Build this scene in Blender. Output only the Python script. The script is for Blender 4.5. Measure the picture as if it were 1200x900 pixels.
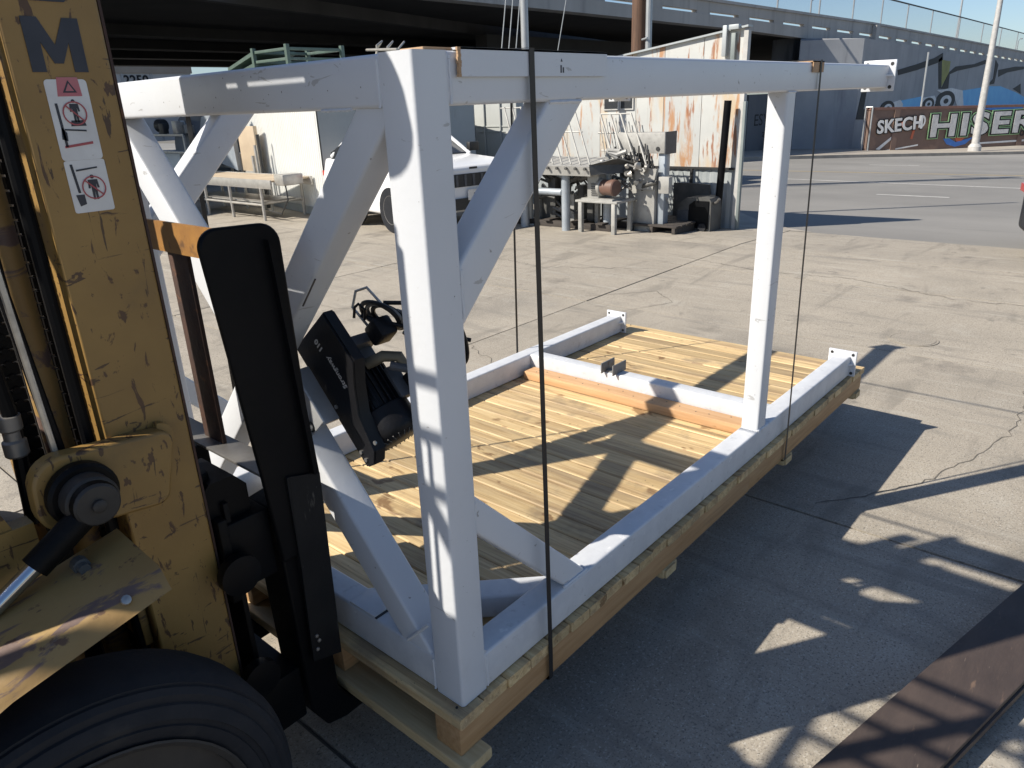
import bpy, bmesh, math, random
from mathutils import Vector, Matrix
random.seed(7)
scene = bpy.context.scene
for o in list(bpy.data.objects):
    bpy.data.objects.remove(o)

# ------------------------------------------------------------------ camera
CAM = Vector((-0.91129, -1.02372, 1.38063))
Rv = Vector((0.6518996, -0.75734926, -0.03806572)).normalized()
Uv = Vector((0.29401078, 0.20616469, 0.93330262)).normalized()
Fv = Vector((0.69898825, 0.61961134, -0.35706753)).normalized()
cd = bpy.data.cameras.new('camera'); cam = bpy.data.objects.new('camera', cd)
scene.collection.objects.link(cam)
M = Matrix((Rv, Uv, -Fv)).transposed().to_4x4(); M.translation = CAM
cam.matrix_world = M
cd.sensor_width = 36; cd.lens = 861.05 / 1200 * 36; cd.clip_start = 0.02; cd.clip_end = 3000
scene.camera = cam

# ------------------------------------------------------------------ world, sun, exposure
SUN = Vector((1.0, -0.634, -1.0)).normalized()          # direction the light travels
elev = math.asin(-SUN.z); azim = math.atan2(-SUN.x, -SUN.y)   # sky: rotation clockwise from +Y
w = bpy.data.worlds.new('World'); scene.world = w; w.use_nodes = True
nt = w.node_tree; nt.nodes.clear()
sky = nt.nodes.new('ShaderNodeTexSky'); sky.sky_type = 'NISHITA'; sky.sun_disc = False
sky.sun_elevation = elev; sky.sun_rotation = azim; sky.dust_density = 0.6; sky.air_density = 0.85; sky.ozone_density = 3.5
bg = nt.nodes.new('ShaderNodeBackground'); bg.inputs[1].default_value = 0.088
wo = nt.nodes.new('ShaderNodeOutputWorld')
nt.links.new(sky.outputs[0], bg.inputs[0]); nt.links.new(bg.outputs[0], wo.inputs[0])
sd = bpy.data.lights.new('sun', 'SUN'); sd.energy = 5.0; sd.angle = math.radians(0.55); sd.color = (1.0, 0.93, 0.82)
sun = bpy.data.objects.new('sun', sd); scene.collection.objects.link(sun)
sun.rotation_euler = SUN.to_track_quat('-Z', 'Y').to_euler(); sun.location = (-20, 15, 25)
scene.view_settings.view_transform = 'Standard'; scene.view_settings.look = 'None'
scene.view_settings.gamma = 1; scene.view_settings.exposure = 0.50
scene.view_settings.use_curve_mapping = False

# ------------------------------------------------------------------ materials
def srgb(r, g, b):
    f = lambda c: (c / 255 / 12.92) if c / 255 <= 0.04045 else ((c / 255 + 0.055) / 1.055) ** 2.4
    return (f(r), f(g), f(b), 1)

def col(c): return (c[0], c[1], c[2], 1)

def material(name, c1, c2=None, scale=6, detail=5, rough=0.6, metal=0, stretch=(1, 1, 1), bump=0.0, bscale=40,
             layers=(), rnd=True, vary=0.0, rvar=0.0, spec=0.5):
    """c1/c2 mixed by noise; layers: (colour, scale, lo, hi, stretch, detail, strength[, metal/rough change])"""
    m = bpy.data.materials.new(name); m.use_nodes = True
    t = m.node_tree; n = t.nodes; L = t.links
    b = n['Principled BSDF']; b.inputs['Roughness'].default_value = rough; b.inputs['Metallic'].default_value = metal
    b.inputs['Specular IOR Level'].default_value = spec
    tc = n.new('ShaderNodeTexCoord'); oi = n.new('ShaderNodeObjectInfo')
    add = n.new('ShaderNodeVectorMath'); add.operation = 'ADD'
    mul = n.new('ShaderNodeVectorMath'); mul.operation = 'SCALE'; mul.inputs[3].default_value = 37.0 if rnd else 0.0
    cb = n.new('ShaderNodeCombineXYZ')
    for i in range(3): L.new(oi.outputs['Random'], cb.inputs[i])
    L.new(cb.outputs[0], mul.inputs[0]); L.new(tc.outputs['Object'], add.inputs[0]); L.new(mul.outputs[0], add.inputs[1])
    def noise(sc, de, st, distort=0.0):
        mp = n.new('ShaderNodeMapping'); mp.inputs['Scale'].default_value = st
        L.new(add.outputs[0], mp.inputs[0])
        x = n.new('ShaderNodeTexNoise'); x.inputs['Scale'].default_value = sc; x.inputs['Detail'].default_value = de
        x.inputs['Roughness'].default_value = 0.6; x.inputs['Distortion'].default_value = distort
        L.new(mp.outputs[0], x.inputs['Vector']); return x.outputs[0]
    def ramp(f, lo, hi):
        r = n.new('ShaderNodeMapRange'); r.inputs[1].default_value = lo; r.inputs[2].default_value = hi
        r.clamp = True; L.new(f, r.inputs[0]); return r.outputs[0]
    def mix(f, a, bcol):
        x = n.new('ShaderNodeMix'); x.data_type = 'RGBA'
        if isinstance(f, float): x.inputs[0].default_value = f
        else: L.new(f, x.inputs[0])
        for s, i in ((a, 6), (bcol, 7)):
            if isinstance(s, tuple): x.inputs[i].default_value = s
            else: L.new(s, x.inputs[i])
        return x.outputs[2]
    cur = col(c1)
    if c2 is not None:
        cur = mix(ramp(noise(scale, detail, stretch), 0.32, 0.68), col(c1), col(c2))
    for ly in layers:
        c, sc, lo, hi, st, de, strength = ly[:7]
        f = ramp(noise(sc, de, st, ly[7] if len(ly) > 7 else 0.0), lo, hi)
        mm = n.new('ShaderNodeMath'); mm.operation = 'MULTIPLY'; mm.inputs[1].default_value = strength; L.new(f, mm.inputs[0])
        cur = mix(mm.outputs[0], cur, col(c))
    if vary:
        hv = n.new('ShaderNodeHueSaturation')
        mr = n.new('ShaderNodeMapRange'); mr.inputs[3].default_value = 1 - vary; mr.inputs[4].default_value = 1 + vary
        L.new(oi.outputs['Random'], mr.inputs[0]); L.new(mr.outputs[0], hv.inputs['Value'])
        if isinstance(cur, tuple): hv.inputs['Color'].default_value = cur
        else: L.new(cur, hv.inputs['Color'])
        cur = hv.outputs[0]
    if isinstance(cur, tuple): b.inputs['Base Color'].default_value = cur
    else: L.new(cur, b.inputs['Base Color'])
    if rvar:
        r = n.new('ShaderNodeMapRange'); r.inputs[3].default_value = max(0.05, rough - rvar); r.inputs[4].default_value = min(1, rough + rvar)
        L.new(noise(9, 4, (1, 1, 1)), r.inputs[0]); L.new(r.outputs[0], b.inputs['Roughness'])
    if bump:
        bp = n.new('ShaderNodeBump'); bp.inputs['Strength'].default_value = bump; bp.inputs['Distance'].default_value = 0.004
        L.new(noise(bscale, 6, stretch), bp.inputs['Height']); L.new(bp.outputs[0], b.inputs['Normal'])
    return m

m_white = material('white_paint', (.61, .63, .66), (.575, .595, .625), 3, 6, .36, bump=.12, bscale=60, rvar=.12,
                   layers=[((.42, .40, .37), 5, .64, .78, (1, 1, 1), 8, .20), ((.20, .19, .18), 34, .70, .73, (1, 1, 1), 5, .75), ((.50, .50, .50), 7, .60, .72, (1, 1, .12), 8, .10), ((.30, .29, .28), 9, .665, .675, (1, 1, 4), 9, .6, 1.5)])
m_whitetop = material('worn_white_paint', (.62, .635, .655), (.53, .545, .57), 14, 8, .42, bump=.2, bscale=50, rvar=.15,
                      layers=[((.30, .30, .31), 26, .60, .74, (1, 1, 1), 8, .45), ((.80, .80, .80), 18, .64, .70, (1, 1, 1), 6, .6)])
m_weld = material('weld_bead', (.55, .54, .52), (.25, .24, .22), 40, 4, .45, bump=.5, bscale=120)
m_plank = material('pine_plank', (.66, .50, .27), (.50, .345, .16), 5, 8, .62, stretch=(13, .7, 13), bump=.3, bscale=16, vary=.22,
                   layers=[((.36, .235, .115), 3.0, .50, .60, (7, .35, 7), 6, .55, 1.2), ((.30, .19, .09), 8, .56, .62, (11, .22, 11), 6, .6, .6),
                           ((.20, .11, .045), 4.0, .63, .68, (2.3, 1.2, 2.3), 3, .85, .5), ((.25, .18, .12), 1.6, .52, .68, (5, .5, 5), 7, .6),
                           ((.15, .115, .085), 3.2, .58, .68, (1, 1, 1), 8, .55), ((.74, .60, .36), 7, .55, .72, (18, .5, 18), 6, .5), ((.09, .07, .05), 70, .72, .76, (1, 1, 1), 2, .8)])
m_runner = material('fir_timber', (.50, .31, .15), (.36, .20, .085), 5, 7, .65, stretch=(.8, 12, 12), bump=.25, bscale=16, vary=.08,
                    layers=[((.16, .08, .03), 4, .68, .74, (.9, 2.2, 2.2), 3, .8), ((.26, .15, .07), 3, .56, .72, (.5, 5, 5), 6, .5)])
m_2x4 = material('red_fir_timber', (.58, .37, .20), (.44, .245, .115), 5, 8, .62, stretch=(12, .6, 12), bump=.2, bscale=16,
                 layers=[((.20, .09, .03), 5, .69, .74, (2, .9, 2), 3, .8)])
m_skid = material('pale_timber', (.55, .43, .24), (.42, .30, .15), 5, 7, .65, stretch=(12, .8, 12), bump=.2, bscale=16, vary=.08,
                  layers=[((.2, .12, .06), 5, .70, .75, (2, .9, 2), 3, .7)])
m_strap = material('black_strap', (.012, .012, .013), None, rough=.45)
m_card = material('brown_cardboard', (.45, .30, .18), (.36, .22, .12), 20, 4, .8)
m_yellow = material('worn_yellow_paint', (.31, .185, .052), (.235, .138, .040), 4, 6, .48, bump=.15, bscale=50, rvar=.12,
                    layers=[((.42, .27, .085), 5, .55, .72, (1, 1, .4), 7, .5), ((.075, .035, .018), 24, .61, .635, (1.5, 1, .5), 10, .92, .8), ((.07, .033, .018), 42, .635, .66, (1, 1, .5), 6, .9),
                            ((.12, .08, .04), 3, .58, .72, (1, 1, 1), 8, .55), ((.06, .03, .018), 10, .630, .645, (.6, 1, 3.2), 10, .9, 1.8), ((.055, .028, .016), 7, .640, .652, (3, 1, .5), 10, .9, 2.2)])
m_yellowrust = material('rusty_yellow_paint', (.34, .22, .08), (.28, .165, .055), 4, 6, .55, bump=.2, bscale=50,
                        layers=[((.13, .085, .075), 7, .53, .58, (1, 2.2, 2.2), 9, .95, .8), ((.10, .05, .03), 25, .62, .67, (1, 1, 1), 7, .9)])
m_orange = material('rusted_orange_steel', (.34, .165, .035), (.17, .075, .028), 8, 8, .6, bump=.3, layers=[((.07, .035, .02), 12, .58, .66, (1, 1, 1), 8, .8)])
m_rust = material('dark_rust', (.075, .035, .022), (.035, .02, .016), 16, 9, .75, bump=.5, bscale=60, layers=[((.16, .065, .025), 30, .60, .68, (1, 1, 1), 7, .6)])
m_blackp = material('black_paint', (.0035, .004, .005), (.006, .006, .007), 6, 6, .42, spec=.12, bump=.15, bscale=50, rvar=.12,
                    layers=[((.16, .155, .15), 18, .72, .75, (3, 3, .5), 8, .6), ((.1, .07, .05), 30, .74, .77, (1, 1, 1), 6, .6)])
m_blackworn = material('scuffed_black_paint', (.010, .010, .011), (.018, .018, .018), 6, 6, .5, spec=.2, bump=.25, bscale=60,
                       layers=[((.26, .24, .21), 14, .63, .70, (2, 2, .4), 9, .55), ((.30, .29, .27), 40, .70, .74, (1, 1, 1), 6, .7)])
m_grease = material('greasy_black_steel', (.003, .003, .003), (.007, .006, .006), 20, 6, .5, spec=.15, bump=.4, bscale=60)
m_rubber = material('tyre_rubber', (.013, .015, .020), (.022, .023, .027), 10, 6, .72, spec=.25, bump=.25, bscale=90,
                    layers=[((.06, .055, .05), 8, .58, .75, (1, 1, 1), 7, .5)])
m_rim = material('dirty_wheel_rim', (.038, .034, .03), (.02, .018, .017), 8, 6, .6, bump=.3, layers=[((.09, .065, .045), 12, .62, .7, (1, 1, 1), 7, .5)])
m_steel = material('grey_steel', (.24, .23, .215), (.16, .155, .15), 10, 6, .45, metal=.5, bump=.15)
m_chrome = material('chrome_rod', (.55, .57, .6), None, rough=.12, metal=1)
m_bolt = material('zinc_bolt', (.5, .49, .46), (.35, .34, .32), 30, 3, .35, metal=.8)
m_decal = material('decal_white', (.72, .71, .68), (.6, .58, .55), 14, 7, .4, layers=[((.2, .15, .1), 20, .66, .72, (1, 1, 1), 8, .7)])
m_ink = material('decal_ink', (.02, .022, .03), (.035, .035, .045), 12, 4, .45, layers=[((.30, .2, .07), 26, .70, .73, (1, 1, 1), 8, .8)])
m_red = material('decal_red', (.42, .07, .08), (.36, .10, .10), 10, 4, .5)
m_pink = material('decal_pink', (.50, .13, .15), (.45, .18, .18), 10, 4, .5)
m_mblack = material('machine_black', (.007, .007, .008), (.011, .011, .013), 10, 5, .42, spec=.25, bump=.2, bscale=120)
m_mgrey = material('cast_grey', (.085, .09, .10), (.055, .058, .065), 12, 5, .5, bump=.2)
m_tan = material('olive_casting', (.17, .15, .10), (.12, .10, .07), 14, 5, .55, bump=.2)
m_ltrs = material('pale_lettering', (.62, .61, .58), None, rough=.5)
m_plate = material('galvanised_plate', (.50, .51, .52), (.38, .39, .40), 10, 6, .42, metal=.3, bump=.2, layers=[((.2, .2, .2), 30, .68, .74, (1, 1, 1), 5, .6)])
m_bluegrey = material('primed_bracket', (.22, .23, .23), (.15, .15, .15), 14, 5, .6, metal=.2, layers=[((.14, .07, .03), 20, .62, .70, (1, 1, 1), 6, .7)])
m_beam = material('rusted_brown_beam', (.075, .055, .046), (.046, .035, .031), 5, 8, .62, stretch=(.7, 3, 3), bump=.3, bscale=60, rvar=.15,
                  layers=[((.23, .15, .10), 10, .62, .72, (.6, 3, 3), 9, .55), ((.30, .24, .19), 40, .69, .73, (.3, 3, 3), 6, .5), ((.02, .014, .012), 3, .55, .75, (1, 1, 1), 7, .6)])
m_conc = material('yard_concrete', (.39, .345, .28), (.315, .28, .228), 1.1, 9, .85, bump=.35, bscale=150, rnd=True, vary=.05,
                  layers=[((.18, .165, .145), .55, .56, .75, (1, 1, 1), 9, .55), ((.45, .42, .36), 2.6, .58, .76, (1, 1, 1), 9, .5),
                          ((.13, .12, .105), 85, .53, .66, (1, 1, 1), 3, .55), ((.55, .52, .46), 110, .58, .68, (1, 1, 1), 2, .55), ((.09, .085, .075), 170, .60, .66, (1, 1, 1), 2, .7), ((.10, .09, .08), 1.6, .605, .70, (1, 1, 1), 8, .5), ((.12, .11, .10), 7, .64, .72, (1, 1, 1), 7, .5), ((.20, .185, .16), 2.4, .54, .66, (3.4, .5, 1), 9, .45, .6), ((.46, .43, .37), 3.0, .57, .68, (4.0, .4, 1), 9, .40, .5), ((.17, .155, .13), 1.2, .57, .66, (.6, 2.6, 1), 9, .45, .8)])
m_joint = material('dirt_joint', (.16, .145, .12), (.10, .09, .08), 20, 4, .95)
m_aggr = material('ground_base', (.17, .155, .13), (.12, .11, .095), 6, 6, .95, rnd=False)
m_asph = material('asphalt', (.25, .24, .222), (.195, .188, .175), .35, 8, .85, bump=.4, bscale=60, rnd=False,
                  layers=[((.33, .315, .29), .25, .52, .72, (.5, .08, 1), 8, .6), ((.07, .07, .07), 90, .6, .72, (1, 1, 1), 3, .6), ((.06, .06, .06), 1.3, .63, .72, (3, .35, 1), 8, .5)])
m_line = material('road_paint', (.62, .60, .56), (.42, .41, .39), 3, 7, .7, rnd=False, layers=[((.16, .155, .15), 8, .6, .7, (1, 1, 1), 8, .6)])
m_yline = material('road_paint_yellow', (.48, .36, .17), (.33, .26, .15), 3, 7, .7, rnd=False, layers=[((.16, .155, .15), 8, .58, .7, (1, 1, 1), 8, .6)])
m_kerb = material('kerb_concrete', (.40, .36, .30), (.29, .26, .225), 2, 8, .85, bump=.3, rnd=False)
m_bridge = material('bridge_concrete', (.44, .425, .40), (.345, .335, .315), .5, 9, .85, bump=.3, bscale=12, rnd=False, stretch=(1, 1, .35),
                    layers=[((.15, .15, .15), .9, .56, .72, (1.6, 1.6, .10), 9, .6), ((.46, .45, .43), .5, .6, .8, (1, 1, .3), 8, .5)])
m_under = material('shaded_soffit_concrete', (.055, .053, .05), (.035, .034, .033), .5, 7, .95, rnd=False)  # shade under the bridge is put into this dark base colour
m_mural = material('painted_blue_grey_wall', (.41, .42, .43), (.31, .32, .335), .4, 9, .8, rnd=False, bump=.2, bscale=10,
                   layers=[((.45, .47, .50), .8, .58, .75, (1.4, 1.4, .16), 9, .5), ((.13, .14, .16), .9, .6, .75, (1.6, 1.6, .14), 9, .6)])
m_black = material('black_wall_paint', (.012, .012, .014), None, rough=.7)
m_olive = material('olive_wall_paint', (.36, .36, .12), (.26, .26, .10), 1, 5, .8)
m_sky_blue = material('sky_blue_wall_paint', (.22, .58, .90), (.17, .48, .85), .7, 6, .75, layers=[((.24, .46, .70), 3, .6, .7, (1, 1, 1), 7, .5)])
m_wpaint = material('white_wall_paint', (.84, .84, .82), (.68, .68, .67), 1.5, 7, .75, layers=[((.25, .24, .23), 5, .62, .72, (1, 1, 1), 7, .5)])
m_gwall = material('brown_wall_paint', (.225, .15, .118), (.175, .118, .095), .7, 8, .8, rnd=False, bump=.2, bscale=20,
                   layers=[((.22, .17, .14), 1.2, .62, .75, (1, 1, 1), 8, .5)])
m_coping = material('wall_coping', (.24, .13, .10), (.18, .10, .08), 2, 6, .8)
m_shed = material('rust_streaked_sheet', (.52, .525, .50), (.42, .43, .42), 1.2, 7, .55, bump=.15, rnd=True,
                  layers=[((.52, .38, .22), 1.3, .52, .64, (1.5, 2.1, .60), 9, .7, .5), ((.40, .185, .065), 2.1, .565, .62, (1.7, 2.3, .42), 10, .85, .5), ((.28, .105, .04), 5, .58, .64, (1.5, 2.2, .35), 9, .85), ((.35, .33, .30), 3, .60, .75, (2, 3, .12), 8, .4)])
m_galv = material('galvanised_sheet', (.40, .43, .44), (.33, .36, .37), 2, 7, .45, metal=.15, bump=.15, layers=[((.25, .26, .26), 3, .58, .75, (2, 3, .15), 8, .5), ((.55, .56, .55), 4, .6, .75, (2, 4, .2), 8, .5)])
m_shedtrim = material('green_grey_trim', (.22, .25, .245), (.15, .175, .175), 3, 6, .5)
m_dark = material('dark_trim', (.02, .021, .022), (.03, .03, .03), 5, 4, .5)
m_glass = material('dark_window_glass', (.03, .034, .04), None, rough=.1)
m_corr = material('white_corrugated_sheet', (.74, .75, .72), (.66, .67, .65), 1.5, 6, .5, bump=.05, layers=[((.5, .47, .42), 3, .62, .78, (2, 2, .15), 8, .4)])
m_cont = material('grey_container_paint', (.42, .435, .42), (.36, .375, .365), 1.5, 7, .5, layers=[((.25, .22, .19), 5, .66, .74, (1, 1, .5), 8, .6)])
m_carwhite = material('white_car_paint', (.72, .73, .74), None, rough=.2)
m_cardark = material('dark_car_paint', (.02, .022, .027), None, rough=.18)
m_tail = material('red_tail_lens', (.42, .02, .015), None, rough=.15)
m_ss = material('stainless_steel', (.50, .48, .44), (.38, .365, .34), 8, 5, .38, metal=.45, vary=.08)
m_beige = material('beige_panel', (.52, .42, .30), (.44, .35, .25), 3, 5, .6)
m_pipe = material('blue_grey_pipe', (.38, .42, .46), (.30, .335, .37), 5, 6, .4, metal=.2, layers=[((.18, .17, .16), 12, .64, .72, (1, 1, 1), 7, .6)])
m_machlight = material('pale_machine_paint', (.40, .395, .37), (.28, .275, .26), 6, 7, .5, metal=.1, layers=[((.12, .11, .10), 14, .60, .70, (1, 1, 1), 8, .6)])
m_machdark = material('grimy_machine_paint', (.10, .098, .092), (.055, .055, .053), 8, 7, .55, bump=.2)
m_redbrown = material('red_oxide_motor', (.17, .095, .07), (.12, .07, .055), 10, 6, .5)
m_navy = material('slate_blue_hopper', (.10, .125, .165), (.07, .09, .12), 2, 6, .5)
m_greensteel = material('green_painted_steel', (.10, .15, .125), (.07, .105, .09), 5, 6, .5, layers=[((.2, .24, .22), 6, .6, .7, (1, 1, 1), 6, .5)])
m_wood = material('weathered_dark_timber', (.06, .05, .043), (.035, .03, .027), 6, 7, .8, stretch=(8, 1, 8), layers=[((.16, .13, .10), 10, .62, .7, (6, 1, 6), 6, .5)])
m_pole = material('utility_pole_timber', (.14, .075, .045), (.075, .042, .028), 3, 8, .8, stretch=(8, 8, .5), layers=[((.24, .15, .09), 4, .6, .72, (8, 8, .3), 8, .6)])
m_galvpole = material('galvanised_pole', (.40, .42, .43), (.33, .345, .355), 4, 5, .4, metal=.3)
m_polewhite = material('pale_painted_pole', (.50, .49, .47), (.38, .375, .36), 6, 6, .5, layers=[((.14, .12, .1), 10, .62, .70, (1, 1, .6), 7, .7)])
m_hiviz = material('hi_vis_fabric', (.55, .70, .05), None, rough=.8)
m_bldg = material('pale_building_wall', (.62, .60, .56), (.55, .53, .50), 1, 5, .7)
m_bldgband = material('brown_building_band', (.42, .34, .26), (.36, .29, .22), 1, 5, .7)
m_letgreen = material('graffiti_green', (.36, .60, .30), None, rough=.75)
m_silver = material('graffiti_silver', (.70, .69, .67), (.52, .52, .51), 3, 7, .7, layers=[((.16, .16, .16), 9, .58, .68, (1, 1, 1), 8, .5)])
m_gorange = material('graffiti_orange', (.55, .15, .08), None, rough=.75)
m_gblue = material('graffiti_blue', (.08, .22, .60), None, rough=.75)
m_mesh = material('fence_mesh_steel', (.14, .15, .165), None, rough=.6)

# ------------------------------------------------------------------ mesh helpers
COL = scene.collection
ORG = {}                                   # origin (world) of every top-level thing, by object
def sharp(me, ang=35):
    for p in me.polygons: p.use_smooth = True
    me.set_sharp_from_angle(angle=math.radians(ang))

def thing(name, loc, label, cat, group=None):
    o = bpy.data.objects.new(name, None); o.empty_display_size = .1; o.location = loc
    COL.objects.link(o); ORG[o] = Vector(loc)
    o['label'] = label; o['category'] = cat
    if group: o['group'] = group
    return o

def tag(o, label, cat, group=None):
    o['label'] = label; o['category'] = cat
    if group: o['group'] = group
    return o

def link(name, me, mat, parent=None, smooth=True, origin=None):
    """me in world coordinates; shifted to the origin of its thing"""
    if parent is not None:
        og = ORG[parent]
    else:
        og = Vector(origin) if origin is not None else Vector((0, 0, 0))
    me.transform(Matrix.Translation(-og))
    me.name = name
    if smooth: sharp(me)
    if mat is not None: me.materials.append(mat)
    o = bpy.data.objects.new(name, me); COL.objects.link(o)
    ORG[o] = og
    if parent is not None: o.parent = parent
    else: o.location = og
    return o

class MB:
    """collects shapes into one mesh"""
    def __init__(s): s.v = []; s.f = []
    def add(s, vs, fs):
        k = len(s.v); s.v += [tuple(x) for x in vs]; s.f += [tuple(i + k for i in f) for f in fs]; return s
    def box(s, x0, x1, y0, y1, z0, z1, M=None, bev=0):
        vs = [Vector((x, y, z)) for x in (x0, x1) for y in (y0, y1) for z in (z0, z1)]
        fs = [(0, 1, 3, 2), (4, 6, 7, 5), (0, 4, 5, 1), (2, 3, 7, 6), (0, 2, 6, 4), (1, 5, 7, 3)]
        if bev:
            bm = bmesh.new(); bv = [bm.verts.new(v) for v in vs]
            for f in fs: bm.faces.new([bv[i] for i in f])
            bmesh.ops.bevel(bm, geom=bm.edges[:], offset=bev, segments=2, profile=.5, affect='EDGES')
            bm.verts.index_update()
            vs = [v.co.copy() for v in bm.verts]; fs = [tuple(v.index for v in f.verts) for f in bm.faces]; bm.free()
        if M is not None: vs = [M @ v for v in vs]
        return s.add(vs, fs)
    def prism(s, poly, a, b):
        """poly: list of 3D points (planar, first cap at +a offset vector, second at +b)"""
        n = len(poly); a = Vector(a); b = Vector(b)
        vs = [Vector(p) + a for p in poly] + [Vector(p) + b for p in poly]
        fs = [tuple(range(n))[::-1], tuple(range(n, 2 * n))] + [(i, (i + 1) % n, n + (i + 1) % n, n + i) for i in range(n)]
        return s.add(vs, fs)
    def tube(s, pts, r, n=10, cap=True, r1=None):
        """round tube along a polyline"""
        pts = [Vector(p) for p in pts]; m = len(pts); vs = []; fs = []
        t0 = (pts[1] - pts[0]).normalized()
        up = Vector((0, 0, 1)) if abs(t0.z) < .9 else Vector((1, 0, 0))
        a = t0.cross(up).normalized()
        for i, p in enumerate(pts):
            t = ((pts[min(i + 1, m - 1)] - p).normalized() + (p - pts[max(i - 1, 0)]).normalized()).normalized()
            a = (a - t * a.dot(t)).normalized(); b = t.cross(a)
            rr = r if r1 is None else r + (r1 - r) * i / (m - 1)
            for k in range(n):
                th = 2 * math.pi * k / n
                vs.append(p + a * (rr * math.cos(th)) + b * (rr * math.sin(th)))
        for i in range(m - 1):
            for k in range(n):
                k2 = (k + 1) % n
                fs.append((i * n + k, i * n + k2, (i + 1) * n + k2, (i + 1) * n + k))
        if cap: fs += [tuple(range(n))[::-1], tuple(range((m - 1) * n, m * n))]
        return s.add(vs, fs)
    def lathe(s, prof, origin, axis, n=32, cap=True):
        """prof: (radius, distance along axis)"""
        axis = Vector(axis).normalized(); o = Vector(origin)
        a = axis.cross(Vector((0, 0, 1)) if abs(axis.z) < .9 else Vector((1, 0, 0))).normalized(); b = axis.cross(a)
        vs = []; fs = []
        for (r, h) in prof:
            for k in range(n):
                th = 2 * math.pi * k / n
                vs.append(o + axis * h + a * (r * math.cos(th)) + b * (r * math.sin(th)))
        for i in range(len(prof) - 1):
            for k in range(n):
                k2 = (k + 1) % n
                fs.append((i * n + k, i * n + k2, (i + 1) * n + k2, (i + 1) * n + k))
        if cap: fs.append(tuple(range(n))[::-1]); fs.append(tuple(range((len(prof) - 1) * n, len(prof) * n)))
        return s.add(vs, fs)
    def rhs(s, p0, p1, w, h, side, rad=.011, cut0=None, cut1=None, seg=4):
        """rounded rectangular hollow section from p0 to p1; side = direction of width w; cut planes (point, normal) mitre the ends"""
        p0 = Vector(p0); p1 = Vector(p1); t = (p1 - p0).normalized(); side = Vector(side)
        a = (side - t * side.dot(t)).normalized(); b = t.cross(a)
        prof = []
        for cx, cy, st in ((1, 1, 0), (-1, 1, 90), (-1, -1, 180), (1, -1, 270)):
            for k in range(seg + 1):
                th = math.radians(st + 90 * k / seg)
                prof.append((cx * (w / 2 - rad) + rad * math.cos(th), cy * (h / 2 - rad) + rad * math.sin(th)))
        n = len(prof)
        def ring(p, cut):
            out = []
            for u, v in prof:
                q = p + a * u + b * v
                if cut is not None:
                    cp, cn = Vector(cut[0]), Vector(cut[1])
                    q = q + t * ((cp - q).dot(cn) / t.dot(cn))
                out.append(q)
            return out
        vs = ring(p0, cut0) + ring(p1, cut1)
        fs = [tuple(range(n))[::-1], tuple(range(n, 2 * n))] + [(i, (i + 1) % n, n + (i + 1) % n, n + i) for i in range(n)]
        return s.add(vs, fs)
    def link(s, name, mat, parent=None, smooth=True, origin=None, fix=True):
        me = bpy.data.meshes.new(name); me.from_pydata(s.v, [], s.f)
        if fix:
            bm = bmesh.new(); bm.from_mesh(me); bmesh.ops.recalc_face_normals(bm, faces=bm.faces[:]); bm.to_mesh(me); bm.free()
        me.update()
        return link(name, me, mat, parent, smooth, origin)

def box(name, x0, x1, y0, y1, z0, z1, mat, parent=None, bev=0, origin=None, M=None):
    return MB().box(x0, x1, y0, y1, z0, z1, M, bev).link(name, mat, parent, origin=origin)
def tube(name, pts, r, mat, parent=None, n=10, r1=None, origin=None):
    return MB().tube(pts, r, n, True, r1).link(name, mat, parent, origin=origin)

def text_mesh(s, size, offset=0.0, extrude=0.0, spacing=1.0, shear=0.0):
    c = bpy.data.curves.new('lettering', 'FONT'); c.body = s; c.size = size; c.offset = offset; c.extrude = extrude
    c.align_x = 'CENTER'; c.align_y = 'CENTER'; c.space_character = spacing; c.shear = shear; c.resolution_u = 4
    o = bpy.data.objects.new('lettering', c); COL.objects.link(o)
    dg = bpy.context.evaluated_depsgraph_get(); dg.update()
    me = bpy.data.meshes.new_from_object(o.evaluated_get(dg))
    bpy.data.objects.remove(o); bpy.data.curves.remove(c)
    return me
def text(name, s, size, origin, xd, yd, mat, parent, offset=0.0, sx=1.0, sy=1.0, spacing=1.0, shear=0.0, extrude=.0004):
    me = text_mesh(s, size, offset, extrude, spacing, shear)
    X = Vector(xd).normalized(); Y = Vector(yd).normalized(); Z = X.cross(Y)
    T = Matrix((X * sx, Y * sy, Z)).transposed().to_4x4(); T.translation = Vector(origin)
    me.transform(T); me.materials.clear()
    return link(name, me, mat, parent, smooth=False)

def catenary(a, b, sag, n=12):
    a = Vector(a); b = Vector(b)
    return [a.lerp(b, i / n) - Vector((0, 0, sag * 4 * (i / n) * (1 - i / n))) for i in range(n + 1)]

def structure(o): o['kind'] = 'structure'; return o

G = -0.39; KS = 0.0455
def gz(x):
    return G if x < 8 else G - KS * (min(x, 58) - 8)

# ================================================================== SETTING: ground, road, pavements
def sheet(name, rows, mat, parent=None):
    """rows: list of lists of points, quads between"""
    mb = MB(); m = len(rows[0])
    vs = [p for r in rows for p in r]
    fs = [(i * m + j, i * m + j + 1, (i + 1) * m + j + 1, (i + 1) * m + j) for i in range(len(rows) - 1) for j in range(m - 1)]
    return mb.add(vs, fs).link(name, mat, parent, smooth=False)

ground = structure(sheet('ground', [[(x, y, gz(x) - .012) for y in (-400, 400)] for x in (-400, 8, 58, 900)], m_aggr))
road = structure(sheet('road', [[(x, y, gz(x) - .006) for y in (-160, 160)] for x in (9.6, 20, 30, 40, 50, 58)], m_asph))
def poly_sheet(name, pts, dz, mat, parent=None):
    """flat-ish polygon lying on the sloping ground, cut where the slope starts/ends"""
    return MB().add([(x, y, gz(x) + dz) for x, y in pts], [tuple(range(len(pts)))]).link(name, mat, parent, smooth=False)
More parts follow.
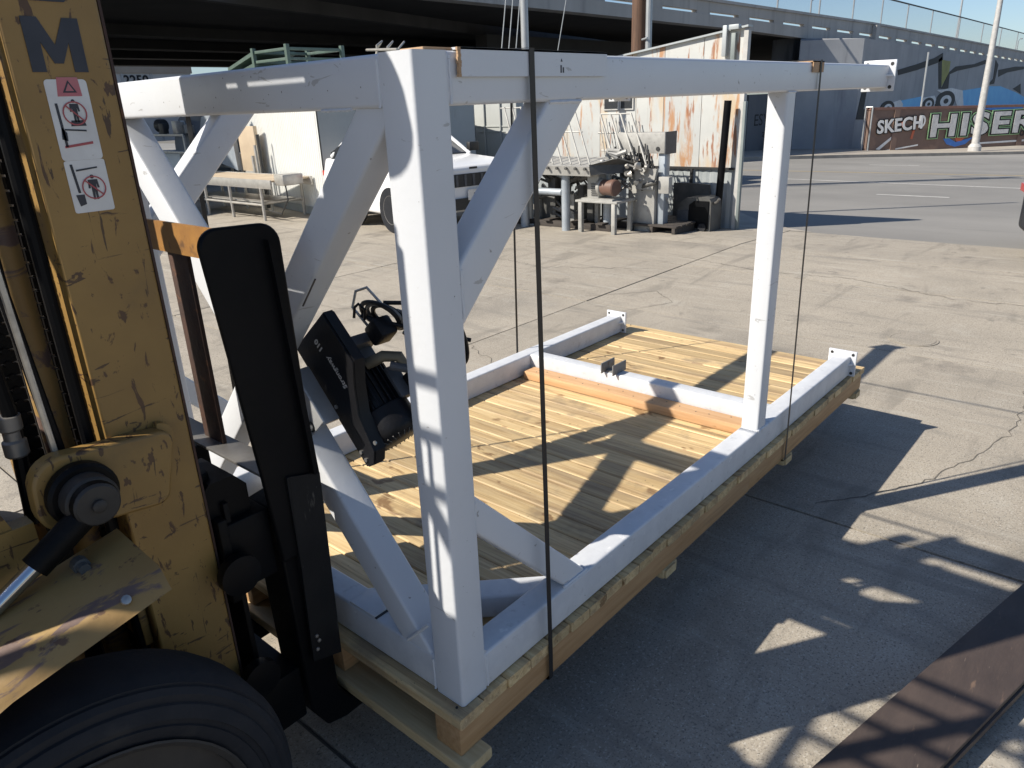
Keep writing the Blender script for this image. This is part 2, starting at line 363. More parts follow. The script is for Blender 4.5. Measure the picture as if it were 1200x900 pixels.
# pavement by the shed (flush driveway crossing) and the far pavement with its kerb
pave = structure(sheet('near_pavement', [[(9.585, y, gz(9.585) + .002) for y in (2.6, 3.0, 3.6, 4.2, 4.84, 8, 160)],
                                         [(9.6 + d, y, gz(9.6 + d) + .002) for d, y in ((.02, 2.6), (.25, 3.0), (.75, 3.6), (1.5, 4.2), (2.36, 4.84), (2.6, 8), (2.6, 160))]], m_kerb))
def kerb_prism(name, pts, w, h, mat, parent=None):
    mb = MB()
    for (x0, y0), (x1, y1) in zip(pts[:-1], pts[1:]):
        d = Vector((x1 - x0, y1 - y0, 0)); nrm = Vector((-d.y, d.x, 0)).normalized() * w
        a = Vector((x0, y0, gz(x0) - .02)); b = Vector((x1, y1, gz(x1) - .02))
        vs = [a, b, b + nrm, a + nrm]; up = Vector((0, 0, h + .02))
        mb.add(vs + [v + up for v in vs], [(3, 2, 1, 0), (4, 5, 6, 7), (0, 1, 5, 4), (1, 2, 6, 5), (2, 3, 7, 6), (3, 0, 4, 7)])
    return mb.link(name, mat, parent, smooth=False)
FK = [(30.0, 16.2), (38.7, 11.2), (47.15, 5.6), (58, -1.5)]
far_pave = structure(sheet('far_pavement', [[(x, y, gz(x) + .13) for x, y in FK], [(x + 7, y + 9, gz(x + 7) + .13) for x, y in FK]], m_kerb))
kerb_prism('kerb', FK, .3, .14, m_kerb, None); kb = bpy.data.objects['kerb']; structure(kb)
# painted lines
def stripe(name, x, y0, y1, wd, mat, slant=0.0):
    ym = (y1 - y0)
    mb = MB(); n = max(1, int(abs(ym) / 6)); vs = []
    for i in range(n + 1):
        y = y0 + ym * i / n; xx = x - slant * (y - 3)
        vs += [(xx - wd / 2, y, gz(xx - wd / 2) - .002), (xx + wd / 2, y, gz(xx + wd / 2) - .002)]
    mb.add(vs, [(2 * i, 2 * i + 1, 2 * i + 3, 2 * i + 2) for i in range(n)])
    return mb.link(name, mat, road, smooth=False)
for k in range(-6, 8):
    stripe('lane_dash', 16.75, 2.34 + 5.2 * k, 3.75 + 5.2 * k, .16, m_line)
stripe('lane_line', 20.5, -60, 60, .17, m_line, -.1)
stripe('centre_line', 25.9, -60, 60, .22, m_yline, .12)
for k in range(-4, 5):
    stripe('lane_dash', 31.3, 6.3 + 6.6 * k, 8.1 + 6.6 * k, .22, m_line)

# concrete slabs of the yard, each its own piece with open joints between
xc = [-9, -6.6, -4.4, -2.2, -.05, 2.08, 4.62, 6.5, 7.78, 9.58]
yc = [-11, -8, -5.2, -2.6, 2.9, 5.9, 9.4, 13.2, 17.5, 22]
for i in range(len(xc) - 1):
    for j in range(len(yc) - 1):
        g_ = .006 + .003 * random.random()
        x0, x1, y0, y1 = xc[i] + g_, xc[i + 1] - g_, yc[j] + g_, yc[j + 1] - g_
        dz = random.uniform(-.0015, .0015)
        xs = [x0, 8.0, x1] if x0 < 8 < x1 else [x0, x1]
        mb = MB(); vs = []
        for x in xs: vs += [(x, y0, gz(x) + dz), (x, y1, gz(x) + dz)]
        for x in xs: vs += [(x, y0, gz(x) - .03), (x, y1, gz(x) - .03)]
        m = len(xs); fs = []
        for k in range(m - 1): fs += [(2 * k, 2 * k + 2, 2 * k + 3, 2 * k + 1), (2 * k, 2 * m + 2 * k, 2 * m + 2 * k + 2, 2 * k + 2), (2 * k + 1, 2 * k + 3, 2 * m + 2 * k + 3, 2 * m + 2 * k + 1)]
        fs += [(0, 1, 2 * m + 1, 2 * m), (2 * m - 2, 4 * m - 2, 4 * m - 1, 2 * m - 1)]
        mb.add(vs, fs).link('concrete_slab', m_conc, ground, smooth=False)
# cracks: thin ragged dirt-filled lines lying in the slabs
def crack(pts, wd=.008, seed=1, amp=.05):
    rr = random.Random(seed); mb = MB(); path = []
    for (a, b) in zip(pts[:-1], pts[1:]):
        a = Vector(a); b = Vector(b); n = max(2, int((b - a).length / .05))
        for k in range(n): path.append(a.lerp(b, k / n) + Vector((rr.uniform(-1, 1), rr.uniform(-1, 1))) * amp * .5)
    vs = []
    for k, p in enumerate(path):
        d = (path[min(k + 1, len(path) - 1)] - path[max(k - 1, 0)]); nn = Vector((-d.y, d.x)).normalized() * wd * rr.uniform(.4, 1.3) / 2
        vs += [(p.x - nn.x, p.y - nn.y, gz(p.x) + .003), (p.x + nn.x, p.y + nn.y, gz(p.x) + .003)]
    mb.add(vs, [(2 * i, 2 * i + 1, 2 * i + 3, 2 * i + 2) for i in range(len(path) - 1)]).link('crack', m_joint, ground, smooth=False)
crack([(2.2, -.10), (2.35, -.22), (2.62, -.4), (2.95, -.52), (3.5, -.66), (4.1, -.66), (4.5, -.58)], .006, 3, .03)
crack([(6.9, 3.2), (6.6, 2.0), (6.75, 1.2), (6.4, .2), (6.5, -1)], .008, 4, .05)
crack([(4.75, 3.0), (5.3, 2.55), (5.0, 2.2), (4.55, 2.4)], .006, 5, .02)
crack([(3.6, 6.5), (3.1, 5.0), (3.3, 3.5), (2.7, 2.2)], .006, 6, .05)
crack([(5.4, 8.2), (5.9, 6.0), (5.6, 4.2), (6.2, 3.0)], .007, 7, .06)
mh = MB(); mh.lathe([(.17, 0), (.17, .004), (.155, .004), (.155, .002), (.15, .002), (.15, .005), (.0, .005)], (5.0, .18, G), (0, 0, 1), 24)
mh.link('valve_cover', m_conc, ground)

# ------------------------------------------------------------------ overpass bridge
def interp(tab, x):
    for (a, za), (b, zb) in zip(tab[:-1], tab[1:]):
        if x <= b: return za + (zb - za) * (x - a) / (b - a)
    return tab[-1][1]
BOT = [(0, 4.6), (25, 4.62), (40, 4.58), (62, 4.27), (90, 3.78), (134, 3.0), (220, 1.4)]
TOP = [(0, 5.75), (25, 5.8), (40, 5.85), (62, 5.95), (90, 5.75), (134, 5.36), (220, 4.4)]
bridge = thing('overpass_bridge', (60, 18, -2), 'long grey concrete road bridge spanning the street behind the yard', 'bridge')
XS = [12 + 4.65 * i for i in range(0, 44)]
def band(name, zlo, zhi, y0, y1, mat):
    mb = MB(); vs = []
    for x in XS: vs += [(x, y0, zlo(x)), (x, y1, zlo(x)), (x, y1, zhi(x)), (x, y0, zhi(x))]
    n = len(XS); fs = []
    for i in range(n - 1):
        for k in range(4): fs.append((4 * i + k, 4 * i + (k + 1) % 4, 4 * i + 4 + (k + 1) % 4, 4 * i + 4 + k))
    fs += [(0, 1, 2, 3), tuple(4 * (n - 1) + k for k in (3, 2, 1, 0))]
    return mb.add(vs, fs).link(name, mat, bridge)
bt = lambda x: interp(BOT, x); tp = lambda x: interp(TOP, x)
band('edge_beam', bt, lambda x: bt(x) + (tp(x) - bt(x)) * .43, 18, 18.6, m_bridge)
band('parapet_top', lambda x: bt(x) + (tp(x) - bt(x)) * .54, lambda x: tp(x) - .14, 18.03, 18.33, m_bridge)
band('coping', lambda x: tp(x) - .138, tp, 17.93, 18.42, m_bridge)
for i in range(len(XS) - 1):
    x = XS[i]; a = bt(x) + (tp(x) - bt(x)) * .43; b_ = bt(x) + (tp(x) - bt(x)) * .54
    x1 = x + 1.35
    MB().box(x, x1, 18.031, 18.329, a - .05, b_ + .05).link('parapet_pillar', m_bridge, bridge)
dk = MB(); vs = []
for x in XS: vs += [(x, 18.6, bt(x) + .25), (x, 34 if x > 75 else 22 + max(0, x - 12) * .19, bt(x) + .25), (x, 34 if x > 75 else 22 + max(0, x - 12) * .19, bt(x) + .55), (x, 18.6, bt(x) + .55)]
n = len(XS); fs = [(4 * i + k, 4 * i + (k + 1) % 4, 4 * i + 4 + (k + 1) % 4, 4 * i + 4 + k) for i in range(n - 1) for k in range(4)] + [(0, 1, 2, 3)]
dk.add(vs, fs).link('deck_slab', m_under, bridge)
for xj in (58.2, 62.0, 95.0, 120.0):
    box('expansion_joint', xj, xj + .12, 17.985, 18.01, bt(xj) + .02, bt(xj) + .45, m_dark, bridge)
box('buttress', 62.6, 63.4, 17.7, 18.0, 2.0, tp(62.6) - .2, m_bridge, bridge)
# neighbouring ramp of the same overpass that runs off at an angle, with its soffit
ramp = thing('overpass_ramp', (30, 30, G), 'dark concrete ramp bridge seen from below with deep side girder', 'bridge')
ly = lambda x: 24.3 + .264 * (x - 23.1)
foot = [(-14, ly(-14)), (72, ly(72)), (72, 46.8), (-14, 46.8)]
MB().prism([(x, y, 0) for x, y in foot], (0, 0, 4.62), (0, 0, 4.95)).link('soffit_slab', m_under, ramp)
def gird(off, zlo, zhi, wd, mat, nm):
    p = [(-14, ly(-14) + off), (72, ly(72) + off), (72, ly(72) + off + wd), (-14, ly(-14) + off + wd)]
    MB().prism([(x, y, 0) for x, y in p], (0, 0, zlo), (0, 0, zhi)).link(nm, mat, ramp)
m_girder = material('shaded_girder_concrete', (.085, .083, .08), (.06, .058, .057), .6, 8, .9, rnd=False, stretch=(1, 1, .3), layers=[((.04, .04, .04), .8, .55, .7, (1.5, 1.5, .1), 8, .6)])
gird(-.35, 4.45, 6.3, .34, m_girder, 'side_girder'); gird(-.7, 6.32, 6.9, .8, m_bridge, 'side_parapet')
for y in (28, 33.5, 39, 44.5):
    p = [(-14, y), (60, y + 3), (60, y + 4), (-14, y + 1)]
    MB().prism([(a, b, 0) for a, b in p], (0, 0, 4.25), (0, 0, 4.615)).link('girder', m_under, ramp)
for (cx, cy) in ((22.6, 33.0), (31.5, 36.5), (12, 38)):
    MB().lathe([(.62, G), (.62, 4.24)], (cx, cy, 0), (0, 0, 1), 20).link('pier_column', m_girder, ramp)

# pedestrian fence along the parapet
fence = thing('parapet_fence', (80, 18.2, 5), 'tall mesh fence with dark top rail along the bridge parapet', 'fence')
fx = [31, 38, 45.2, 51.9, 58.4, 65, 72, 80, 91, 102.5, 113.4, 125.2, 138, 152, 170]
ft = lambda x: tp(x) + 1.85 + (x - 70) * .006
for x in fx: tube('post', [(x, 18.18, tp(x) - .1), (x, 18.18, ft(x))], .055, m_galvpole, fence, 8)
MB().tube([(x, 18.18, ft(x)) for x in fx], .06, 8).link('top_rail', m_dark, fence)
mm = bpy.data.materials.new('chain_link'); mm.use_nodes = True
_t = mm.node_tree; _b = _t.nodes['Principled BSDF']; _b.inputs['Base Color'].default_value = (.22, .23, .25, 1)
_b.inputs['Alpha'].default_value = .22
mb = MB(); vs = []
for x in fx: vs += [(x, 18.18, tp(x)), (x, 18.18, ft(x))]
mb.add(vs, [(2 * i, 2 * i + 1, 2 * i + 3, 2 * i + 2) for i in range(len(fx) - 1)]).link('mesh_panel', mm, fence, smooth=False)

# columns and walls below the bridge
m_piershade = material('shaded_pier_concrete', (.15, .155, .165), (.09, .095, .105), .5, 9, .85, rnd=False, stretch=(1, 1, .3), layers=[((.035, .037, .045), .7, .52, .66, (1.2, 1.2, .25), 8, .8)])  # base colour darkened to stand for underpass shade; the blotches are stains
def wallbox(name, x0, x1, y0, y1, z1, mat, label, cat='wall'):
    zb = gz(x1) - .3
    return tag(box(name, x0, x1, y0, y1, zb, z1, mat, None, origin=((x0 + x1) / 2, (y0 + y1) / 2, zb)), label, cat)
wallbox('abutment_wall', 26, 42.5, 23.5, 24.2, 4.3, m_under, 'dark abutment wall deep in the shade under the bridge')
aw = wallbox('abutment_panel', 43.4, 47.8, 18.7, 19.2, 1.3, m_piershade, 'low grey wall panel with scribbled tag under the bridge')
tp_ = text('scribble', 'ESY', .95, (45.4, 18.69, -.2), (1, 0, 0), (0, 0, 1), m_black, aw, sx=1.5)
tp_2 = text('scribble', 'z', .6, (45.9, 18.69, -1.0), (1, 0, 0), (0, 0, 1), m_black, aw, sx=2.2)
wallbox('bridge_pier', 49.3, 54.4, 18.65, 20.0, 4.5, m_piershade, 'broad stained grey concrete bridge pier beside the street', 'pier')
wallbox('bridge_pier', 54.6, 57.6, 18.65, 20.0, 4.4, m_bridge, 'narrow pale concrete pier beside the blue-grey wall', 'pier')

# retaining wall with mural
rw = thing('retaining_wall', (80, 15, -2.6), 'blue-grey retaining wall painted with black jagged shapes and blue car mural', 'wall')
RX = [48.6, 51.3, 56, 62, 72, 85, 100, 120, 150, 200]
mb = MB(); vs = []
for x in RX:
    yf = 17.9 if x < 51 else 15
    vs += [(x, yf, -2.7), (x, 17.95, -2.7), (x, 17.95, min(bt(x), 4.4) + .0), (x, yf, min(bt(x), 4.4) - .12)]
n = len(RX)
fs = [(4 * i + k, 4 * i + (k + 1) % 4, 4 * i + 4 + (k + 1) % 4, 4 * i + 4 + k) for i in range(n - 1) for k in range(4)] + [(0, 1, 2, 3), tuple(4 * (n - 1) + k for k in (3, 2, 1, 0))]
mb.add(vs, fs).link('wall_body', m_mural, rw)
def mural(name, pts, mat, d=.03):  # mural outlines taken from image pixels, cast onto the wall plane
    return MB().prism([(x, 0, z) for x, z in pts], (0, 15 - d, 0), (0, 15 - .004, 0)).link(name, mat, rw, smooth=False)
for pts in ([(59.3, 2.51), (64.21, 2.94), (68.99, 3.42), (71.48, 3.84), (71.84, 3.33), (70.05, 3.06), (64.46, 2.53), (59.68, 2.17)],
            [(70.43, 3.31), (71.38, 3.58), (72.82, 1.12), (71.94, 1.13)],
            [(74.61, 2.37), (76.76, 2.86), (84.2, 3.13), (88.95, 3.56), (90.07, 3.26), (85.53, 2.92), (77.67, 2.52), (75.02, 2.24), (75.3, 1.02), (72.82, 1.12)],
            [(94.11, 3.63), (95.99, 3.16), (95.52, 1.34), (92.06, 1.21), (94.55, 1.84)],
            [(96.5, 2.67), (106.44, 3.07), (112.32, 3.12), (112.69, 2.83), (101.74, 2.43), (97.2, 2.0)],
            [(107.55, .69), (112.25, 1.21), (113.72, .03)], [(51.43, -.45), (51.96, 1.17), (52.94, 1.31), (52.74, .12), (54.19, .08), (54.1, -.56)]):
    mural('painted_jag', pts, m_black)  # black jagged shapes of the mural, wall paint
mural('painted_patch', [(71.55, 3.33), (74.59, 3.24), (74.61, 2.37), (72.72, 1.25)], m_olive, .025)
mural('painted_car_body', [(61.03, .45), (66.85, .63), (68.55, .41), (67.43, -.6), (61.83, -.6)], m_sky_blue, .028)
mural('painted_car_body', [(81.02, .87), (93.47, 1.11), (99.18, 1.06), (109.76, .29), (121.43, -.82), (123.18, -2.14), (83.16, -1.2)], m_sky_blue, .028)
mural('painted_wheel_arch', [(58.53, .34), (61.0, .51), (61.83, .2), (61.83, -.4), (58.97, -.4)], m_wpaint, .036)
mural('painted_wheel_arch', [(71.45, 1.0), (76.47, 1.14), (81.02, .87), (82.66, -.72), (80.14, -.64), (77.93, .49), (73.7, .7)], m_wpaint, .036)
mural('painted_wheel_arch', [(66.92, .51), (70.86, .62), (72.0, .2), (70.15, -.6), (67.43, -.6)], m_wpaint, .036)
def disc(name, cx, cz, rx, rz, mat, d, n=24):
    mural(name, [(cx + rx * math.cos(2 * math.pi * k / n), cz + rz * math.sin(2 * math.pi * k / n)) for k in range(n)], mat, d)
for cx, cz, rx, rz in ((74.97, .1, 3.5, .83), (58.0, .02, 1.7, .5), (69.2, .0, 1.9, .5)):
    disc('painted_tyre', cx, cz, rx, rz, m_black, .045); disc('painted_hub', cx + .1, cz, rx * .58, rz * .58, m_wpaint, .052)
    disc('painted_hub_centre', cx + .1, cz, rx * .25, rz * .25, m_black, .058)

# graffiti wall along the far pavement
A0 = Vector((47.3, 12.7, 0)); TW = Vector((.80208, -.59722, 0)); NW = Vector((-.59722, -.80208, 0))
gw = thing('graffiti_wall', (51.5, 9.5, -2.4), 'brown block wall with white and silver graffiti letters beside the far pavement', 'wall')
zt = lambda s_: .29 - .021 * s_
def wp(s_, z, d=0): return A0 + TW * s_ + NW * d + Vector((0, 0, z))
body = [wp(-.3, -2.5), wp(26, -3.4), wp(26, zt(26)), wp(-.3, zt(-.3))]
MB().prism(body, (0, 0, 0), -NW * .3).link('wall_body', m_gwall, gw)
MB().prism([wp(-.34, zt(-.3) - .1), wp(26, zt(26) - .1), wp(26, zt(26) + .04), wp(-.34, zt(-.3) + .04)], NW * .05, -NW * .34).link('coping', m_coping, gw)
for s_ in (1.3, 10.2, 19): MB().prism([wp(s_, -2.5), wp(s_ + .35, -2.5), wp(s_ + .35, zt(s_) - .1), wp(s_, zt(s_) - .1)], NW * .003, NW * .06).link('pilaster', m_gwall, gw)
gt = lambda nm, s_, str_, size, z, mat, off, d, sx=1.0, sp=1.0, rot=0.0: text(nm, str_, size, wp(s_, z, d), TW + Vector((0, 0, rot)), Vector((0, 0, 1)) - TW * rot, mat, gw, offset=off, sx=sx, spacing=sp, extrude=.006)
gt('graffiti_outline', 7.45, 'HISER', 1.72, -.93, m_letgreen, .155, .075, 1.55, 1.12)
gt('graffiti_outline', 7.45, 'HISER', 1.72, -.93, m_black, .115, .09, 1.55, 1.12)
gt('graffiti_letters', 7.45, 'HISER', 1.72, -.93, m_silver, .045, .105, 1.55, 1.12)
gt('graffiti_outline', 1.75, 'SKECH', 1.0, -.72, m_black, .085, .075, .98, 1.05, .06)
gt('graffiti_letters', 1.75, 'SKECH', 1.0, -.72, m_wpaint, .03, .09, .98, 1.05, .06)
gt('graffiti_letters', 3.2, 'D', .95, -.6, m_wpaint, .02, .085, .7, 1)
gt('graffiti_letters', 10.7, 'ONE', .45, -1.55, m_black, .02, .118, 1.0, 1)
def wpatch(name, pts, mat, d): MB().prism([wp(a, b) for a, b in pts], NW * .004, NW * d).link(name, mat, gw, smooth=False)
wpatch('paint_swoosh', [(4.9, -1.62), (5.3, -1.6), (5.8, -1.85), (6.6, -1.7), (7.0, -1.62), (6.5, -2.0), (5.8, -2.12), (5.2, -1.95)], m_gblue, .03)
wpatch('paint_swoosh', [(5.7, -1.6), (6.4, -1.6), (6.2, -1.8), (5.85, -1.82)], m_gorange, .035)
wpatch('paint_swoosh', [(7.0, .02), (10.5, .0), (10.5, -.2), (8.0, -.12)], m_gblue, .03)
wpatch('paint_swoosh', [(1.75, -.55), (2.0, -.5), (2.1, -.75), (1.9, -.85)], m_gorange, .084)
wpatch('paint_swoosh', [(2.7, -1.0), (2.85, -1.0), (2.75, -1.55), (2.6, -1.5)], m_gorange, .03)
wpatch('paint_swoosh', [(.35, -2.0), (1.5, -1.2), (1.7, -1.2), (.6, -2.05)], m_wpaint, .02)
wpatch('paint_swoosh', [(-.1, -2.2), (3.2, -1.85), (3.2, -1.93), (-.1, -2.28)], m_wpaint, .02)
wpatch('paint_swoosh', [(7.2, -1.95), (16, -1.9), (16, -2.02), (7.2, -2.05)], m_wpaint, .02)

# poles by the far pavement
lp = thing('lamp_post', (47.7, 7.42, gz(47.7) + .13), 'tall pale grey street lamp post in front of the graffiti wall', 'lamp post')
tube('shaft', [(47.7, 7.42, gz(47.7) + .12), (47.9, 7.48, 7.6)], .20, m_polewhite, lp, 12, .11)
MB().lathe([(.33, -2.2), (.33, -1.95), (.22, -1.8)], (47.7, 7.42, .13), (0, 0, 1), 14).link('base', m_polewhite, lp)
tube('arm', [(47.9, 7.48, 7.55), (47.6, 7.9, 8.0), (46.4, 8.6, 8.2)], .07, m_polewhite, lp, 8)
tube('lamp_head', [(46.5, 8.55, 8.18), (45.8, 9.0, 8.16)], .14, m_polewhite, lp, 8)
fp = tag(tube('fence_pole', [(50, 10.92, gz(50) + .13), (50, 10.98, 3.2)], .055, m_galvpole, None, 8, origin=(50, 10.92, gz(50))), 'thin grey pole standing between the two graffiti words', 'pole')
gf = thing('gate_frame', (47.3, 12.75, gz(47.3)), 'narrow steel gate frame at the left end of graffiti wall', 'gate')
for y in (12.78, 13.15): tube('upright', [(47.05, y, gz(47.3)), (47.05, y, .38)], .045, m_galvpole, gf, 8)
tube('top_bar', [(47.05, 12.78, .36), (47.05, 13.15, .36)], .045, m_galvpole, gf, 8)
def street_lamp(x, y, z0, z1, dx, label):
    o = thing('street_lamp', (x, y, z0), label, 'street lamp', 'lamps on the bridge deck')
    tube('shaft', [(x, y, z0), (x, y, z1)], .13, m_galvpole, o, 8, .08)
    tube('arm', [(x, y, z1 - .1), (x + dx * .5, y, z1 + .3), (x + dx, y, z1 + .4)], .05, m_galvpole, o, 6)
    tube('lamp_head', [(x + dx, y, z1 + .4), (x + dx * 1.35, y, z1 + .42)], .1, m_polewhite, o, 8)
street_lamp(92.5, 18.6, 5.2, 10.4, -2.0, 'street lamp rising beside the bridge fence')
street_lamp(82, 30, 4.2, 9.9, 2.2, 'thin street lamp with long arm beyond the bridge fence')
street_lamp(165, 24, 3.0, 8.2, 2.5, 'small faraway lamp at right end of the bridge')

# ================================================================== STEEL FRAME
FX, FY, H = .037, .019, 1.475
frame = thing('steel_frame', (FX, FY, 0), 'large white painted tubular steel frame with cross-braced end standing on the pallet', 'steel frame')
def fr(name, p0, p1, w, h, side, mat=m_white, rad=.0085, c0=None, c1=None, parent=frame):
    return MB().rhs(p0, p1, w, h, side, rad, c0, c1).link(name, mat, parent)
# posts
fr('post', (.0815, .067, 0), (.0815, .067, H), .089, .096, (1, 0, 0), rad=.0085)
fr('post', (.0815, 1.432, 0), (.0815, 1.432, H), .089, .096, (1, 0, 0), rad=.0085)
fr('post', (1.785, .0575, .106), (1.785, .0575, 1.381), .076, .073, (1, 0, 0), rad=.009)
# bottom beams
bA = fr('bottom_beam', (.120, .0585, .0535), (2.88, .0585, .0535), .079, .107, (0, 1, 0), m_whitetop)
bB = fr('bottom_beam', (.0785, .110, .0530), (.0785, 1.39, .0530), .079, .106, (1, 0, 0), m_whitetop)
bC = fr('bottom_beam', (.120, 1.4405, .0535), (2.88, 1.4405, .0535), .079, .107, (0, 1, 0), m_whitetop)
bD = fr('cross_beam', (2.021, .0955, .0665), (2.021, 1.4035, .0665), .078, .076, (1, 0, 0), m_whitetop)
# top beams
fr('top_beam', (.120, .0600, 1.4275), (2.88, .0600, 1.4275), .080, .095, (0, 1, 0))
fr('top_beam', (.0785, .110, 1.4270), (.0785, 1.39, 1.4270), .0815, .094, (1, 0, 0))
fr('top_beam', (.120, 1.4390, 1.4275), (2.88, 1.4390, 1.4275), .080, .095, (0, 1, 0))
# cross bracing of the near end
d1 = Vector((0, -.673, -.739)); c1_ = Vector((.081, .652, .620))
fr('diagonal_brace', c1_ - d1 * 1.06, c1_ + d1 * .80, .080, .088, (1, 0, 0))
d2 = Vector((0, .687, -.727)); c2_ = Vector((.0812, .454, 1.052))
fr('diagonal_brace', c2_ - d2 * .47, c2_ + d2 * 1.33, .073, .088, (1, 0, 0))
# knee braces in the long sides (cut flush with post and beam)
for yk in (.0590, 1.4405):
    fr('knee_brace', (.120, yk, 1.008), (.49, yk, 1.381), .072, .093, (0, 1, 0), c0=((.118, 0, 0), (1, 0, 0)), c1=((0, 0, 1.384), (0, 0, 1)))
    fr('knee_brace', (.120, yk, .506), (.515, yk, .105), .066, .072, (0, 1, 0), c0=((.118, 0, 0), (1, 0, 0)), c1=((0, 0, .104), (0, 0, 1)))
for sgn in (0, 1):
    ym = lambda y: y if not sgn else 1.499 - y
    fr('corner_brace', (.46, ym(.090), .052), (.105, ym(.455), .052), .074, .084, (0, 0, 1), m_whitetop,
       c0=((0, ym(.094), 0), (0, 1, 0)), c1=((.112, 0, 0), (1, 0, 0)))
# welded patch plate on the near bottom beam and welds
MB().box(.040, .113, .345, .452, .106, .1125, None, .0015).link('patch_plate', m_whitetop, frame)
MB().box(.040, .113, .338, .3445, .106, .1085).link('patch_gap', m_dark, frame)
def weld(pts, r=.0045):
    p = []
    for a, b in zip(pts[:-1], pts[1:]):
        a = Vector(a); b = Vector(b); n_ = max(2, int((b - a).length / .006))
        for k in range(n_): p.append(a.lerp(b, k / n_) + Vector((random.uniform(-1, 1), random.uniform(-1, 1), random.uniform(-1, 1))) * .0008)
    MB().tube(p, r, 6).link('weld_bead', m_white, frame)
weld([(.126, .021, .112), (.126, .094, .112)]); weld([(.454, .024, .109), (.562, .024, .109), (.566, .05, .109), (.566, .09, .109)])
weld([(1.746, .021, .108), (1.746, .094, .108)]); weld([(1.746, .0205, .108), (1.824, .0205, .108)]); weld([(1.98, .1, .085), (1.98, .1, .03)])
weld([(.427, .023, 1.379), (.548, .023, 1.379)]); weld([(.128, .024, .966), (.128, .024, 1.075)]); weld([(.039, .21, .108), (.039, .12, .20)])
m_chip = material('bare_steel_chip', (.055, .05, .045), (.12, .10, .085), 60, 4, .6)
cr = random.Random(11); chips = MB()
def chip(c, u, v, n, r):
    c = Vector(c); u = Vector(u); v = Vector(v); n = Vector(n)
    k = cr.randint(5, 8); pts = []
    for i in range(k):
        a = 2 * math.pi * i / k; q = r * cr.uniform(.45, 1.2)
        pts.append(c + u * (q * math.cos(a)) + v * (q * 1.6 * math.sin(a)) + n * .0006)
    chips.add(pts, [tuple(range(k))])
for i in range(26): chip((FX + .0035, FY + .0035, cr.choice([cr.uniform(.005, .12), cr.uniform(.0, .5)])), (.707, -.707, 0), (0, 0, 1), (-.707, -.707, 0), cr.uniform(.0008, .0026))
for i in range(22): chip((cr.uniform(.2, 2.8), FY, cr.uniform(.006, .10)), (1, 0, 0), (0, 0, 1), (0, -1, 0), cr.uniform(.0007, .002))
for i in range(16): chip((cr.uniform(.65, 2.8), .020, cr.uniform(1.385, 1.47)), (1, 0, 0), (0, 0, 1), (0, -1, 0), cr.uniform(.0006, .0017))
for i in range(7): chip((cr.uniform(.05, .12), FY, cr.uniform(.1, 1.4)), (1, 0, 0), (0, 0, 1), (0, -1, 0), cr.uniform(.0005, .0013))
for i in range(18): chip((.0377, cr.uniform(.15, 1.3), cr.uniform(1.385, 1.47)), (0, 1, 0), (0, 0, 1), (-1, 0, 0), cr.uniform(.0006, .0018))
for i in range(5): chip((1.747, cr.uniform(.025, .09), cr.uniform(.2, 1.3)), (0, 1, 0), (0, 0, 1), (-1, 0, 0), cr.uniform(.0006, .0018))
co = chips.link('paint_chips', m_chip, frame, smooth=False, fix=False); co['kind'] = 'stuff'
MB().tube([(.0385, .405, 1.022), (.0385, .470, .950)], .0022, 6).link('scratch', m_chip, frame)
weld([(.0375, .117, 1.381), (.0375, .117, 1.47)], .003); weld([(.128, .0195, 1.383), (.128, .0195, 1.472)], .003); weld([(.0375, .117, .004), (.0375, .117, .104)], .003)
weld([(.128, .0195, .004), (.128, .0195, .104)], .003); weld([(1.746, .021, 1.379), (1.824, .021, 1.379)], .003); weld([(.040, .205, 1.380), (.040, .31, 1.380)], .003); weld([(.118, .023, .455), (.126, .023, .54)], .003)
# end flanges with bolt holes and gussets
def flange(y0, y1, z0, z1, yb0, yb1, up):
    f = MB().box(2.8805, 2.893, y0, y1, z0, z1, None, .002).link('flange', m_white, frame)
    for yy in (y0 + .017, y1 - .017):
        for zz in (z0 + .017, z1 - .017):
            MB().lathe([(.008, 0), (.008, .0140)], (2.8797, yy, zz), (1, 0, 0), 12).link('bolt_hole', m_dark, f)
    for yy, s in ((yb0, -1), (yb1, 1)):
        e = y0 if s < 0 else y1
        zc = (z0 + z1) / 2
        MB().prism([(2.8804, yy, 0), (2.8804, e - s * .006, 0), (2.845, yy, 0)], (0, 0, zc - .004), (0, 0, zc + .004)).link('gusset', m_white, frame)
flange(-.008, .130, .0, .132, .019, .098, 1); flange(1.369, 1.507, .0, .132, 1.401, 1.48, 1)
flange(-.008, .130, 1.366, 1.496, .020, .100, 1); flange(1.369, 1.507, 1.366, 1.496, 1.399, 1.479, 1)
# open bracket welded on the cross beam
for y in (.850, .918): MB().box(1.955, 2.072, y, y + .006, .1045, .157, None, .001).link('bracket_plate', m_bluegrey, frame)
MB().box(1.99, 2.03, .857, .917, .1045, .112).link('bracket_base', m_bluegrey, frame)

